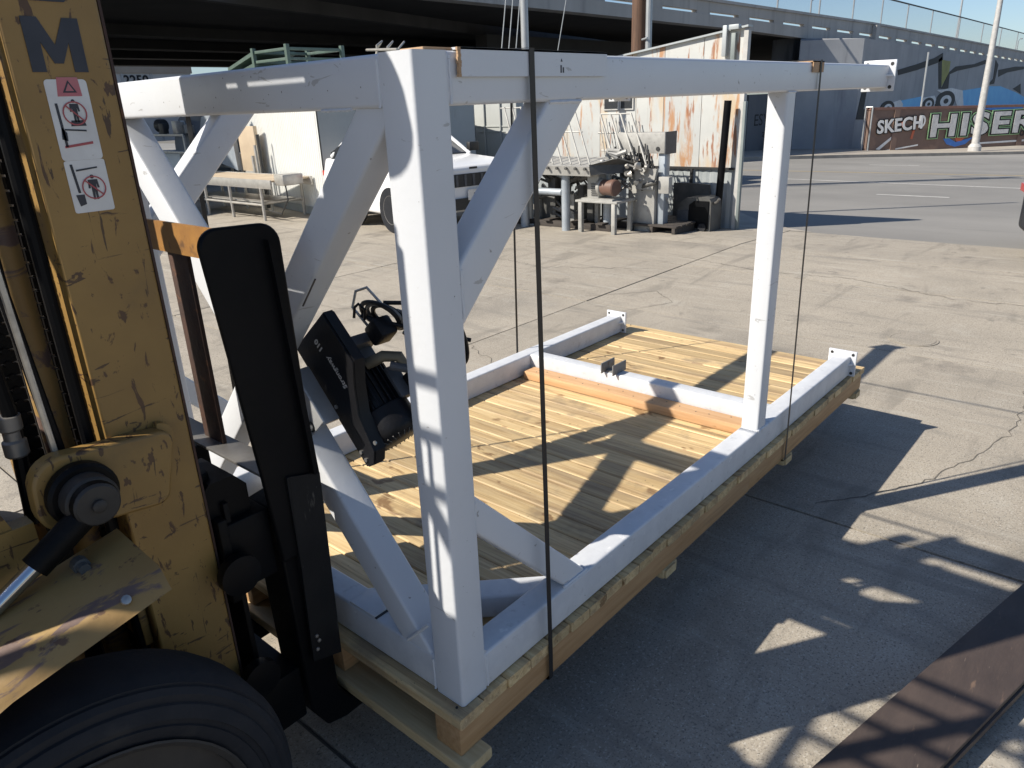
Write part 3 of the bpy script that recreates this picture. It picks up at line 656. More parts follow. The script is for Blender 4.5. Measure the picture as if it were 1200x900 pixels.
# ================================================================== PALLET
pallet = thing('timber_pallet', (0, 0, -.119), 'long new timber pallet of pale pine boards carrying the white frame', 'pallet')
PW = 1.505
NP = 34; pitch = .0905
plank_me = []
def plank_mesh(k):
    rr = random.Random(100 + k)
    x0, x1, z0, z1 = -.0438, .0438, -.0335, -.0015
    b = .0042
    prof = [(x0 + b, z1), (x1 - b, z1), (x1, z1 - b), (x1, z0 + b), (x1 - b, z0), (x0 + b, z0), (x0, z0 + b), (x0, z1 - b)]
    e0, e1 = rr.uniform(-.004, .003), PW + rr.uniform(-.006, .006); n = 8
    vs = [(x + rr.uniform(-.0003, .0003), e0 + rr.uniform(-.0008, .0008), z) for x, z in prof] + [(x, e1, z) for x, z in prof]
    fs = [tuple(range(n))[::-1], tuple(range(n, 2 * n))] + [(i, (i + 1) % n, n + (i + 1) % n, n + i) for i in range(n)]
    me = bpy.data.meshes.new('plank'); me.from_pydata(vs, [], fs); me.update()
    bm = bmesh.new(); bm.from_mesh(me); bmesh.ops.recalc_face_normals(bm, faces=bm.faces[:]); bm.to_mesh(me); bm.free()
    me.materials.append(m_plank); return me
pm = [plank_mesh(k) for k in range(8)]
for i in range(NP):
    o = bpy.data.objects.new('plank', pm[(i * 5 + i // 3) % 8]); COL.objects.link(o); o.parent = pallet
    o.location = (pitch * (i + .5) + random.uniform(-.0009, .0009), 0, .119 + random.uniform(-.0018, .0006))
    o.rotation_euler = (0, random.uniform(-.006, .006), random.uniform(-.0012, .0012))
for k, y in enumerate((.003, .47, .95, 1.413)):
    box('runner', .004, 1.66, y, y + .088, -.1205 + .0005 * k, -.0348, m_runner, pallet, .003)
    box('runner', 1.664, 3.066, y + .002, y + .090, -.1205 + .0005 * k, -.0348, m_runner, pallet, .003)
for x in (-.018, .98, 2.02, 2.965):
    box('skid_board', x, x + .095, -.034 if x < .1 else .0, PW + .01, -.158, -.1212, m_skid, pallet, .007)
for x in (.98, 2.02, 2.965):
    box('skid_end', x + .008, x + .075, -.0062, -.0012, -.154, -.124, m_skid, pallet)
nm = MB()
for i in range(NP):
    for yy in (.045, .515, .995, 1.455):
        for dx in ((-.022, .022) if yy < .1 or yy > 1.4 else ()):
            x = pitch * (i + .5) + dx + random.uniform(-.006, .006); y = yy + random.uniform(-.015, .015)
            nm.lathe([(.0035, -.003), (.0035, .0004)], (x, y, 0), (0, 0, 1), 6)
no = nm.link('nail_heads', m_dark, pallet); no['kind'] = 'stuff'

tb = thing('packing_timber', (1.893, .74, 0), 'orange-brown timber batten nailed flat on the deck in front of the cross beam', 'timber')
MB().box(1.888, 1.976, .104, 1.372, .0008, .0440, None, .003).link('batten', m_2x4, tb)
nl = MB()
for k in range(16):
    nl.lathe([(.0035, .0437), (.0035, .0448)], (1.91 + random.uniform(0, .05), .15 + k * .078 + random.uniform(-.02, .02), 0), (0, 0, 1), 6)
nn_ = nl.link('nail_heads', m_dark, tb); nn_['kind'] = 'stuff'

# edge protectors on the top beam
ep = thing('edge_protector', (.15, .014, 1.476), 'white angle edge protector on top beam under the near black strap', 'edge protector')
MB().box(.148, .632, .0120, .0158, 1.430, 1.4805).link('side_leg', m_white, ep)
MB().box(.148, .632, .0120, .096, 1.4765, 1.4806).link('top_leg', m_white, ep)
cb_ = MB()
for k in range(9):
    cb_.box(.1435 + random.uniform(-.001, .001), .150 + random.uniform(0, .003), .0112, .0160, 1.4295 + k * .0057, 1.4295 + k * .0057 + .0055)
cb_.link('torn_cardboard_edge', m_card, ep)
tag(box('cardboard_pad', .075, .1475, .03, .092, 1.4757, 1.4805, m_card, None, .001, origin=(.11, .06, 1.4757)), 'small brown cardboard pad on top of the near post', 'cardboard')
for k in (0, 1):
    MB().box(.455 + k * .008, .459 + k * .008, .0112, .0121, 1.437, 1.452 - .004 * k).link('printed_mark', m_ink, ep)
MB().prism([(.456, 0, 1.459), (.462, 0, 1.459), (.459, 0, 1.465)], (0, .0112, 0), (0, .0121, 0)).link('printed_mark', m_ink, ep)
ep2 = tag(MB().box(1.94, 2.045, .0135, .0172, 1.442, 1.4795).box(1.94, 2.045, .0135, .10, 1.4757, 1.4795).link('edge_protector', m_card, None, origin=(1.99, .06, 1.4757)),
          'small cardboard corner under the far black strap on the top beam', 'edge protector')

# straps round the load: each a closed thin band
def strap(xt, xb, off, label, wd):
    pts = [(.0105, 1.479), (.0095, 1.4835), (.06, 1.4845), (1.44, 1.4845), (1.4885, 1.4835), (1.4895, 1.478), (1.516, -.03), (1.516, -.117), (1.507, -.1235), (.0, -.1235), (-.0065, -.118), (-.0065, -.03)]
    pts = [(y, z) for y, z in pts]
    n = len(pts); vs = []; fs = []
    cy, cz = .75, .67
    for (y, z) in pts:
        f = (z + .13) / 1.61; x = xb + (xt - xb) * f
        dy, dz = y - cy, z - cz; ny, nz = (0, 1 if dz > 0 else -1) if abs(dz) > .79 and 0.02 < y < 1.48 else (-1 if dy < 0 else 1, 0)
        t_ = .0012
        vs += [(x - wd / 2, y, z), (x + wd / 2, y, z), (x + wd / 2, y + ny * t_, z + nz * t_), (x - wd / 2, y + ny * t_, z + nz * t_)]
    for i in range(n):
        j = (i + 1) % n
        for k in range(4): fs.append((4 * i + k, 4 * i + (k + 1) % 4, 4 * j + (k + 1) % 4, 4 * j + k))
    o = MB().add(vs, fs).link('strap', m_strap, None, origin=(xb, .75, -.137))
    tag(o, label, 'strap', 'black straps round the frame and pallet')
strap(.356, .350, 0, 'black plastic strap round frame and pallet at the near end', .0165)
strap(2.005, 2.008, 0, 'black plastic strap round frame and pallet beyond the second post', .0150)

# ================================================================== ELECTRIC WINCH UNIT on the brace
hu = d1.copy(); hn = Vector((0, -.739, .673)); HO = Vector((0, .60, .667))
def hp(x, u, n): return Vector((x, 0, 0)) + HO + hu * u + hn * n
winch = thing('electric_winch', hp(.15, .05, 0), 'black electric motor unit with pale lettering bolted on the diagonal brace', 'electric winch')
hs = [(-.15, -.005), (-.14, .186), (.015, .192), (.062, .138), (.125, .086), (.225, .062), (.250, .028), (.242, -.005)]
MB().prism([hp(0, u, n) for u, n in hs], (.150, 0, 0), (.178, 0, 0)).link('gear_case', m_mblack, winch)
for x in (.1445, .1775): MB().prism([hp(0, u * .985 + .001, n * .97 + .002) for u, n in hs], (x, 0, 0), (x + .006, 0, 0)).link('case_cover', m_mblack, winch)
text('lettering', 'Strongway', .0235, hp(.1440, .0, .105), -hu, -hn, m_ltrs, winch, sx=1.0, shear=.25, offset=.0003)
text('lettering', '110', .024, hp(.1440, -.092, .098), -hu, -hn, m_ltrs, winch, offset=.001)
def hcyl(name, x, n, u0, u1, r, mat, nseg=28, prof=None):
    pr_ = prof or [(r * .93, 0), (r, .008), (r, u1 - u0 - .008), (r * .93, u1 - u0)]
    return MB().lathe(pr_, hp(x, u0, n), hu, nseg).link(name, mat, winch)
hcyl('motor_body', .250, .040, -.01, .175, .062, m_mblack)
fin = MB()
for k in range(26):
    th = 2 * math.pi * k / 26
    rad = Vector((1, 0, 0)) * math.cos(th) + hn * math.sin(th); tg = hu.cross(rad)
    c_ = hp(.250, .01, .040) + rad * .065
    fin.prism([c_ + tg * .0022 - rad * .005, c_ - tg * .0022 - rad * .005, c_ - tg * .0016 + rad * .007, c_ + tg * .0016 + rad * .007], hu * 0, hu * .125)
fin.link('cooling_fins', m_mblack, winch)
hcyl('fan_cover', .250, .040, .125, .225, .073, m_mblack, 36, [(.071, 0), (.076, .004), (.077, .055), (.074, .072), (.066, .086), (.050, .094), (.02, .097)])
gr_ = MB()
for k in range(24):
    th = 2 * math.pi * k / 24; rad = Vector((1, 0, 0)) * math.cos(th) + hn * math.sin(th)
    a = hp(.250, .142 + .074, .040) + rad * .064
    gr_.tube([a - hu * .003 + rad * .002, a + hu * .0055 - rad * .014], .0016, 6)
gr_.link('fan_grille', m_machdark, winch)
def hbox(name, x0, x1, u0, u1, n0, n1, mat, bev=.003):
    T = Matrix((Vector((1, 0, 0)), hu, hn)).transposed().to_4x4(); T.translation = HO
    return MB().box(x0, x1, u0, u1, n0, n1, T, bev).link(name, mat, winch)
hbox('terminal_box', .275, .318, .035, .13, .085, .118, m_mgrey)
hbox('gear_neck', .185, .29, -.060, -.012, .0, .100, m_mgrey)
hbox('gear_neck', .19, .30, -.075, -.045, .080, .135, m_mgrey)
MB().tube([hp(.24, .005, .105), hp(.27, .012, .145), hp(.30, .035, .165), hp(.31, .065, .150)], .016, 12).link('clamp_arm', m_tan, winch)
MB().tube([hp(.27, .045, .15), hp(.31, .08, .165), hp(.34, .10, .19)], .012, 10).link('clamp_rod', m_mgrey, winch)
hbox('control_box', .31, .36, .075, .245, .105, .165, m_mblack, .006)
hbox('guide_block', .25, .31, -.075, -.015, .155, .215, m_mblack, .01)
# coiled reel of cable and bent steel handle above the motor
def ring(name, c, r, rt, ax, mat, n=28, st=1.0):
    ax = Vector(ax).normalized(); a = ax.cross(Vector((0, 0, 1))).normalized(); b = ax.cross(a)
    p = [Vector(c) + a * (r * math.cos(2 * math.pi * k / n)) + b * (r * st * math.sin(2 * math.pi * k / n)) for k in range(n + 1)]
    MB().tube(p, rt, 8).link(name, mat, winch)
for k in range(3): ring('guide_ring', hp(.30 + .012 * k, -.085 + .006 * k, .190), .062 - .004 * k, .0065, (.75, .1, .45), m_mblack if k != 1 else m_steel, 28, .8)
hA = [hp(.27, -.05, .165), hp(.27, -.150, .145), hp(.285, -.180, .175), hp(.30, -.168, .205), hp(.31, -.085, .215)]
MB().tube(hA, .0042, 8).link('handle', m_bolt, winch)
MB().tube([hp(.33, -.07, .225), hp(.34, -.035, .25), hp(.35, .02, .255), hp(.35, .035, .235), hp(.34, .01, .20)], .0055, 8).link('handle', m_steel, winch)
for k, (a, b_, s_) in enumerate([((.26, -.11, .17), (.42, .06, .27), .01), ((.26, -.085, .19), (.45, .10, .28), .0), ((.30, -.10, .23), (.46, .02, .34), .0)]):
    MB().tube(catenary(hp(*a), hp(*b_), s_), .006, 8).link('cable', m_mblack, winch)
MB().tube([hp(.24, -.11, .165), hp(.245, -.13, .185), hp(.25, -.13, .20), hp(.255, -.105, .205), hp(.255, -.09, .18)], .004, 8).link('cable', m_mblack, winch)
for k in range(4): ring('cable_coil', hp(.40 + .008 * k, .06, .255), .062 + .004 * (k % 2), .006, (.9, -.2, .2), m_mblack, 28, 1.3)
MB().tube([hp(.30, .0, .24), hp(.35, .06, .22), hp(.40, .12, .20), hp(.42, .2, .18)], .008, 8).link('cable', m_mblack, winch)
# mounting plate with bolt, and chain under the case
hbox('mounting_plate', .060, .068, -.085, .098, -.03, .060, m_plate, .002)
hbox('mounting_foot', .068, .140, -.08, .09, .0, .012, m_plate, .002)
MB().lathe([(.016, -.004), (.016, .0), (.011, .0), (.011, .010), (.006, .010), (.006, .017)], hp(.060, .080, .000), (-1, 0, 0), 8).link('bolt', m_bolt, winch)
ch = MB()
for k in range(16):
    u_ = .105 + k * .0085
    ch.tube([hp(.150, u_, -.004), hp(.150, u_ + .006, .004)], .0042, 6)
ch.link('drive_chain', m_grease, winch)
for u_, n_ in ((.21, .09), (.20, .01), (.225, .012), (.06, .02)): MB().lathe([(.006, 0), (.006, .004)], hp(.1445, u_, n_), (-1, 0, 0), 8).link('bolt', m_bolt, winch)

# ================================================================== FORKLIFT
fl = thing('forklift', (-.9, .715, G), 'worn yellow forklift with black forks lifting the pallet at the left', 'forklift')
YR, YL = .44, 1.085                                     # outer faces of the mast
def channel(name, x0, x1, yo, sgn, z0, z1, mat, tw=.014, fl_=.075, parent=fl):
    """C section: web at yo, flanges pointing inwards (sgn)"""
    p = [(x0, yo), (x1, yo), (x1, yo + sgn * fl_), (x1 - tw, yo + sgn * fl_), (x1 - tw, yo + sgn * tw), (x0 + tw, yo + sgn * tw), (x0 + tw, yo + sgn * fl_), (x0, yo + sgn * fl_)]
    me = MB().prism([(a, b, 0) for a, b in p], (0, 0, z0), (0, 0, z1)).link(name, mat, parent)
    bv = me.modifiers.new('edge', 'BEVEL'); bv.width = .005; bv.segments = 2; bv.limit_method = 'ANGLE'
    return me
mastR = channel('mast_channel', -.457, -.297, YR, 1, -.24, 2.08, m_yellow)
mastL = channel('mast_channel', -.457, -.297, YL, -1, -.24, 2.08, m_yellow)
MB().box(-.2965, -.2915, YR + .002, YR + .07, -.24, 2.08).link('mast_edge_strip', m_rust, fl)
channel('inner_mast_channel', -.440, -.315, .522, 1, -.2, 2.2, m_grease, .012, .05); channel('inner_mast_channel', -.440, -.315, 1.003, -1, -.2, 2.2, m_grease, .012, .05)
box('mast_crossmember', -.478, -.460, .46, 1.07, 1.80, 1.937, m_yellow, fl, .002)
box('mast_crossmember', -.478, -.460, .46, 1.07, 1.958, 2.07, m_yellow, fl, .002)
box('slit_blocker', -.482, -.4785, .46, .635, 1.82, 2.05, m_yellow, fl)  # added plate, blocks the sun at one end of the crossmember slit
box('mast_crossmember', -.478, -.460, .46, 1.07, 1.50, 1.715, m_yellow, fl, .004)
box('mast_crossmember', -.478, -.460, .46, 1.07, .30, .42, m_yellow, fl, .004)
box('mast_crossmember', -.45, -.34, .54, .985, 2.10, 2.19, m_grease, fl, .004)
box('mast_gusset', -.45, -.31, .442, .46, 2.0801, 2.3, m_yellow, fl, .004)
for y in (.60, .92):
    tube('lift_cylinder', [(-.492, y, -.15), (-.492, y, 1.45)], .030, m_yellowrust, fl, 18)
    tube('lift_rod', [(-.492, y, 1.45), (-.492, y, 2.1)], .019, m_chrome, fl, 14)
    MB().lathe([(.036, 0), (.036, .03), (.03, .04)], (-.492, y, 1.43), (0, 0, 1), 16).link('cylinder_gland', m_steel, fl)
tube('hose', [(-.478, .475, -.1), (-.478, .475, 1.9)], .0125, m_blackp, fl, 10)
tube('hose', [(-.53, .465, .72), (-.55, .47, 1.1), (-.545, .47, 1.7)], .011, m_blackp, fl, 10)
tube('hose', [(-.60, .50, .66), (-.585, .50, .86), (-.60, .52, 1.3), (-.60, .52, 1.8)], .013, m_blackp, fl, 10)
MB().lathe([(.018, 0), (.021, .004), (.021, .03), (.016, .034), (.016, .05), (.021, .055), (.021, .08)], (-.592, .50, .80), (.02, 0, 1), 12).link('hose_fitting', m_steel, fl)
for (cx, cy) in ((-.462, .555), (-.55, .575)):
    cm = MB()
    for k in range(70):
        z = .1 + k * .026
        cm.box(cx - .016, cx + .016, cy - .008, cy + .008, z, z + .021, None)
        cm.tube([(cx, cy - .014, z + .0235), (cx, cy + .014, z + .0235)], .007, 8)
    cm.link('lift_chain', m_grease, fl)
tube('steel_pipe', [(-.545, .44, .70), (-.56, .44, 1.3)], .006, m_bolt, fl, 8)
# lettering and warning decal on the mast
def letter(pts, cx, cz, wd, ht):
    return MB().prism([(cx + (px - .5) * wd, 0, cz + (pz - .5) * ht) for px, pz in pts], (0, YR - .0016, 0), (0, YR - .0002, 0)).link('mast_letter', m_ink, fl, smooth=False)
letter([(0, 0), (.25, 0), (.25, .55), (.42, .16), (.58, .16), (.75, .55), (.75, 0), (1, 0), (1, 1), (.72, 1), (.5, .50), (.28, 1), (0, 1)], -.3818, 1.5005, .088, .084)
letter([(.2, 0), (.8, 0), (1, .2), (1, .8), (.8, 1), (.72, .8), (.76, .72), (.76, .3), (.7, .22), (.3, .22), (.24, .3), (.24, .72), (.28, .8), (.2, 1), (0, .8), (0, .2)], -.3790, 1.6085, .088, .084)
dc = MB()
def rrect(x0, x1, z0, z1, r, n=4):
    out = []
    for cx, cz, st in ((x1 - r, z1 - r, 0), (x0 + r, z1 - r, 90), (x0 + r, z0 + r, 180), (x1 - r, z0 + r, 270)):
        for k in range(n + 1):
            th = math.radians(st + 90 * k / n); out.append((cx + r * math.cos(th), 0, cz + r * math.sin(th)))
    return out
LX = lambda x: 1.0427 * x + .0389  # decal points scaled about the camera to land on the mast face
LZ = lambda z: 1.0427 * z - .0589
def flat(name, pts, mat, d0, d1_, parent=fl): return MB().prism([(LX(p[0]), 0, LZ(p[2])) for p in pts], (0, YR - d0, 0), (0, YR - d1_, 0)).link(name, mat, parent, smooth=False)
DX0, DX1 = -.4340, -.3690
dec = flat('warning_decal', rrect(DX0, DX1, 1.318, 1.4445, .006), m_decal, .0003, .0012)
dec2 = flat('warning_decal', rrect(DX0 + .0005, DX1 + .0005, 1.232, 1.3178, .004), m_decal, .0003, .0012)
def pic(pts, mat=m_ink, par=dec, d=.0019): return flat('pictogram', [(x, 0, z) for x, z in pts], mat, .0011, d, par)
pic([(-.418, 1.4185), (-.380, 1.4185), (-.382, 1.4475), (-.414, 1.4475)], m_pink, dec, .0016)
pic([(-.398, 1.443), (-.409, 1.424), (-.387, 1.424)], m_ink, dec, .0021); pic([(-.398, 1.4385), (-.4045, 1.4265), (-.3915, 1.4265)], m_pink, dec, .0024)
pic([(-.4255, 1.408), (-.4215, 1.408), (-.4195, 1.340), (-.4235, 1.340)]); pic([(-.4195, 1.366), (-.386, 1.363), (-.386, 1.3655), (-.4195, 1.3685)])
def person(cx, z, s, par):
    pic([(cx + .0035 * s * math.cos(a), z + .0035 * s * math.sin(a)) for a in [k * math.pi / 5 for k in range(10)]], m_ink, par)
    pic([(cx - .008 * s, z - .005 * s), (cx + .008 * s, z - .005 * s), (cx + .0095 * s, z - .020 * s), (cx + .006 * s, z - .020 * s), (cx + .0045 * s, z - .010 * s), (cx + .0045 * s, z - .040 * s), (cx + .001 * s, z - .040 * s), (cx, z - .023 * s), (cx - .001 * s, z - .040 * s), (cx - .0045 * s, z - .040 * s), (cx - .0045 * s, z - .010 * s), (cx - .006 * s, z - .020 * s), (cx - .0095 * s, z - .020 * s)], m_ink, par)
def nosign(cx, cz, r, par):
    n = 24; ring_ = MB(); vs = []
    for k in range(n):
        a = 2 * math.pi * k / n
        for rr in (r, r - .0022): vs += [(LX(cx + rr * math.cos(a)), YR - .0025, LZ(cz + rr * math.sin(a)))]
    ring_.add(vs, [(2 * k, 2 * ((k + 1) % n), 2 * ((k + 1) % n) + 1, 2 * k + 1) for k in range(n)])
    ring_.link('prohibition_ring', m_red, par, smooth=False, fix=False)
    u = Vector((.707, 0, -.707)); v_ = Vector((.707, 0, .707)) * .0011; c_ = Vector((cx, 0, cz))
    flat('prohibition_bar', [c_ - u * r + v_, c_ + u * r + v_, c_ + u * r - v_, c_ - u * r - v_], m_red, .0024, .0030, par)
person(-.397, 1.411, .82, dec); nosign(-.398, 1.392, .019, dec)
pic([(-.425, 1.338), (-.380, 1.343), (-.380, 1.347), (-.425, 1.342)], m_red); pic([(-.408, 1.372), (-.384, 1.372), (-.386, 1.381), (-.406, 1.381)])
pic([(-.4265, 1.352), (-.418, 1.349), (-.417, 1.362), (-.424, 1.372)])
pic([(-.4255, 1.312), (-.4215, 1.312), (-.4175, 1.265), (-.4215, 1.265)], m_ink, dec2); pic([(-.4175, 1.303), (-.383, 1.306), (-.383, 1.3035), (-.4175, 1.300)], m_ink, dec2)
pic([(-.4265, 1.262), (-.413, 1.262), (-.4125, 1.246), (-.423, 1.243)], m_ink, dec2)
person(-.395, 1.290, .95, dec2); nosign(-.395, 1.272, .0195, dec2)
# tilt lug, pin and cylinder
lug = []
for cx, cz, st, r in ((-.378, .766, 0, .029), (-.556, .758, 90, .054), (-.558, .716, 180, .054), (-.405, .673, 270, .031)):
    for k in range(7):
        th = math.radians(st + 90 * k / 6); lug.append((cx + r * math.cos(th), 0, cz + r * math.sin(th)))
lo = MB().prism(lug, (0, .396, 0), (0, .439, 0)).link('tilt_lug', m_yellow, fl)
bv = lo.modifiers.new('edge', 'BEVEL'); bv.width = .006; bv.segments = 2; bv.limit_method = 'ANGLE'
MB().prism([((x - .48) * 1.0 + .492, 0, (z - .75) * 1.0 + .758) for x, y_, z in lug if x > -.43], (0, .422, 0), (0, .4395, 0)).link('weld_bead', m_yellow, fl)
PX, PZ = -.5375, .735
MB().lathe([(.060, 0), (.062, .006), (.062, .024), (.056, .03)], (PX, .395, PZ), (0, -1, 0), 28).link('pin_washer', m_grease, fl)
MB().lathe([(.046, .026), (.047, .03), (.047, .062), (.044, .066), (.040, .067), (.040, .082), (.036, .086), (.012, .087), (.012, .094), (.009, .096)], (PX, .395, PZ), (0, -1, 0), 28).link('pivot_pin', m_rim, fl)
MB().tube([(PX - .02, .335, PZ - .02), (PX - .075, .335, PZ - .055), (PX - .115, .335, PZ - .080)], .025, 16).link('rod_eye', m_grease, fl)
MB().lathe([(.040, -.02), (.042, -.015), (.042, .02), (.038, .024)], (PX, .335, PZ), (0, 1, 0), 24).link('rod_eye', m_grease, fl)
tube('tilt_rod', [(PX - .10, .335, PZ - .07), (PX - .40, .335, PZ - .250)], .0150, m_chrome, fl, 16)
tube('tilt_cylinder', [(PX - .30, .335, PZ - .19), (PX - .80, .335, PZ - .49)], .036, m_machdark, fl, 16)
MB().lathe([(.015, 0), (.015, .02), (.010, .02), (.010, .034)], (PX - .050, .335, PZ - .105), (0, -1, 0), 10).link('clamp_bolt', m_machdark, fl)
# fender (bent plate) with bolt
fd = [(-.500, .645), (-.76, .590), (-1.0, .50), (-1.25, .34)]
mb = MB(); vs = []
for (x, z) in fd: vs += [(x, .372, z), (x - .004, .195, z - .005), (x - .006, .172, z - .012), (x - .006, .155, z - .032), (x - .006, .150, z - .036), (x - .004, .19, z - .018), (x, .372, z - .012)]
m = 7; fs = []
for i in range(len(fd) - 1):
    for k in range(m): fs.append((m * i + k, m * i + (k + 1) % m, m * (i + 1) + (k + 1) % m, m * (i + 1) + k))
fs += [tuple(range(m)), tuple(range(m * (len(fd) - 1), m * len(fd)))[::-1]]
mb.add(vs, fs).link('fender', m_yellowrust, fl)
MB().lathe([(.009, 0), (.008, .004), (0.001, .006)], (-.575, .168, .619), (0, -.75, .65), 12).link('fender_bolt', m_bolt, fl)
# wheels
def fwheel(xc, yo, sgn, r, wd, nm='front_wheel'):
    w_ = thing_part(nm, (xc, yo, G + r))
    prof = [(r * .70, .010), (r * .76, -.002), (r * .80, -.006), (r * .805, -.002), (r * .83, -.003), (r * .835, -.008), (r * .86, -.006), (r * .89, .0), (r * .895, .006), (r * .91, .006), (r * .93, .006), (r * .955, .014), (r * .957, .020), (r * .97, .020), (r * .985, .036), (r, .055), (r, wd - .055), (r * .985, wd - .03), (r * .93, wd), (r * .7, wd)]
    MB().lathe(prof, (xc, yo, G + r), (0, sgn, 0), 64, False).link('tyre', m_rubber, w_)
    prof = [(r * .715, .020), (r * .735, .002), (r * .725, .000), (r * .70, .006), (r * .69, .022), (r * .645, .026), (r * .64, .034), (r * .60, .070), (r * .52, .074), (r * .50, .056), (r * .34, .052), (r * .32, .020), (r * .22, .012), (.01, .010)]
    MB().lathe(prof, (xc, yo - sgn * .006, G + r), (0, sgn, 0), 48).link('rim', m_rim, w_)
    for k in range(8):
        a = 2 * math.pi * k / 8
        MB().lathe([(.014, .056), (.014, .030), (.008, .028)], (xc + r * .42 * math.cos(a), yo, G + r + r * .42 * math.sin(a)), (0, sgn, 0), 6).link('wheel_nut', m_machdark, w_)
    return w_
def thing_part(nm, loc):
    o = bpy.data.objects.new(nm, None); o.empty_display_size = .1; COL.objects.link(o); o.parent = fl
    o.location = Vector(loc) - ORG[fl]; ORG[o] = Vector(loc); return o
fwheel(-.74, .180, 1, .425, .185); fwheel(-.74, 1.25, -1, .425, .185)
fwheel(-2.05, .33, 1, .32, .17, 'rear_wheel'); fwheel(-2.05, 1.10, -1, .32, .17, 'rear_wheel')
# body, counterweight, seat, overhead guard
MB().prism([(-.62, 0, .02), (-.62, 0, .60), (-.70, 0, .86), (-.82, 0, 1.10), (-.98, 0, 1.12), (-1.05, 0, .50), (-1.35, 0, .50), (-1.42, 0, .90), (-2.35, 0, .92), (-2.35, 0, .0)], (0, .42, 0), (0, 1.01, 0)).link('body', m_yellow, fl)
MB().prism([(-2.352, 0, -.20), (-2.352, 0, .94), (-2.56, 0, .86), (-2.64, 0, .30), (-2.60, 0, -.12)], (0, .33, 0), (0, 1.10, 0)).link('counterweight', m_yellow, fl)
MB().box(-1.80, -1.42, .54, .89, .902, 1.0, None, .03).box(-1.86, -1.76, .54, .89, .94, 1.40, None, .03).link('seat', m_blackp, fl)
MB().box(-.70, -.618, .415, .455, .12, .70).link('front_cowl', m_yellow, fl)
tube('steering_column', [(-.95, .715, 1.05), (-1.12, .715, 1.25)], .02, m_blackp, fl, 8)
ring_pts = [Vector((-1.13, .715, 1.26)) + Vector((.10 * .55 * math.cos(a), .10 * math.sin(a), .10 * .8 * math.cos(a))) * 1.2 for a in [2 * math.pi * k / 24 for k in range(25)]]
MB().tube(ring_pts, .011, 8).link('steering_wheel', m_blackp, fl)
for y in (.43, 1.0):
    tube('guard_post', [(-.90, y, 1.08), (-1.05, y, 1.92), (-1.08, y, 1.96)], .026, m_blackp, fl, 10)
    tube('guard_post', [(-2.15, y, .90), (-1.98, y, 2.0)], .026, m_blackp, fl, 10)
    tube('guard_rail', [(-1.06, y, 1.96), (-1.5, y, 2.02), (-1.98, y, 2.0)], .026, m_blackp, fl, 10)
for k in range(7):
    x = -1.08 - k * .15
    tube('guard_bar', [(x, .43, 1.97 + .04 * math.sin(k / 6 * 3.1)), (x, 1.0, 1.97 + .04 * math.sin(k / 6 * 3.1))], .014, m_blackp, fl, 8)
# unseen disc added on the mast to cast the post's curved shadow
MB().lathe([(.03, -.02), (.085, .01), (.10, .06), (.10, .085), (.09, .09)], (-.56, .495, 1.93), (1, -.1, -.05), 24).link('shadow_disc', m_blackp, fl)
tube('disc_bracket', [(-.47, .50, 1.75), (-.55, .50, 1.84)], .014, m_blackp, fl, 8)
# carriage, load backrest and forks
box('carriage_plate', -.286, -.262, .425, 1.045, .31, .53, m_grease, fl, .006); box('carriage_plate', -.286, -.262, .425, 1.045, -.14, .05, m_grease, fl, .006)
for y in (.535, .93): box('carriage_upright', -.331, -.290, y, y + .03, -.2, .6, m_grease, fl, .004)
MB().prism([(-.30, 0, .40), (-.30, 0, .585), (-.275, 0, .612), (-.215, 0, .612), (-.188, 0, .58), (-.188, 0, .40)], (0, .455, 0), (0, .60, 0)).link('side_shift_block', m_blackp, fl)
MB().lathe([(.020, .6125), (.020, .625), (.017, .629), (.004, .630)], (-.272, .50, 0), (0, 0, 1), 16).link('grease_cap', m_blackp, fl)
for z in (.40, .10): MB().lathe([(.045, 0), (.048, .006), (.048, .03), (.03, .034)], (-.272, .415, z), (0, -1, 0), 22).link('carriage_roller', m_blackp, fl)
box('carriage_gap_cover', -.259, -.245, .440, 1.03, -.20, .56, m_grease, fl, .003)  # added black plate, covers the gap between the carriage plates
def fork(y0, y1):
    p = [(-.155, .50), (-.060, .515), (-.052, -.10), (-.02, -.16), (1.10, -.1595), (1.10, -.172), (-.04, -.215), (-.10, -.20), (-.142, -.12)]
    f_ = MB().prism([(x, 0, z) for x, z in p], (0, y0, 0), (0, y1, 0)).link('fork', m_blackp, fl)
    b_ = f_.modifiers.new('edge', 'BEVEL'); b_.width = .006; b_.segments = 2; b_.limit_method = 'ANGLE'
fork(.418, .535); fork(.90, 1.017)
box('fork_bar', -.267, -.16, .43, 1.0, .33, .51, m_blackp, fl, .006); box('fork_bar', -.267, -.15, .43, 1.0, -.13, .03, m_blackp, fl, .006)
# black side plate of the backrest with rounded top, raked back a little
def rk(z): return -.03 * (z - .6) / .5
pl = []
for cx, cz, st, r in ((-.078, 1.118, 0, .046), (-.176, 1.128, 90, .040)):
    for k in range(8):
        th = math.radians(st + 90 * k / 7); pl.append((cx + r * math.cos(th) , 0, cz + r * math.sin(th)))
pl += [(-.170, 0, .60), (-.155, 0, .36), (-.040, 0, .36), (-.027, 0, .56)]
sp = MB().prism(pl, (0, .408, 0), (0, .424, 0)).link('backrest_side_plate', m_blackp, fl)
b_ = sp.modifiers.new('edge', 'BEVEL'); b_.width = .005; b_.segments = 2; b_.limit_method = 'ANGLE'
MB().prism([(-.046, 0, .56), (-.032, 0, .56), (-.058, 0, 1.10), (-.072, 0, 1.13)], (0, .392, 0), (0, .4075, 0)).link('plate_rib', m_blackp, fl)
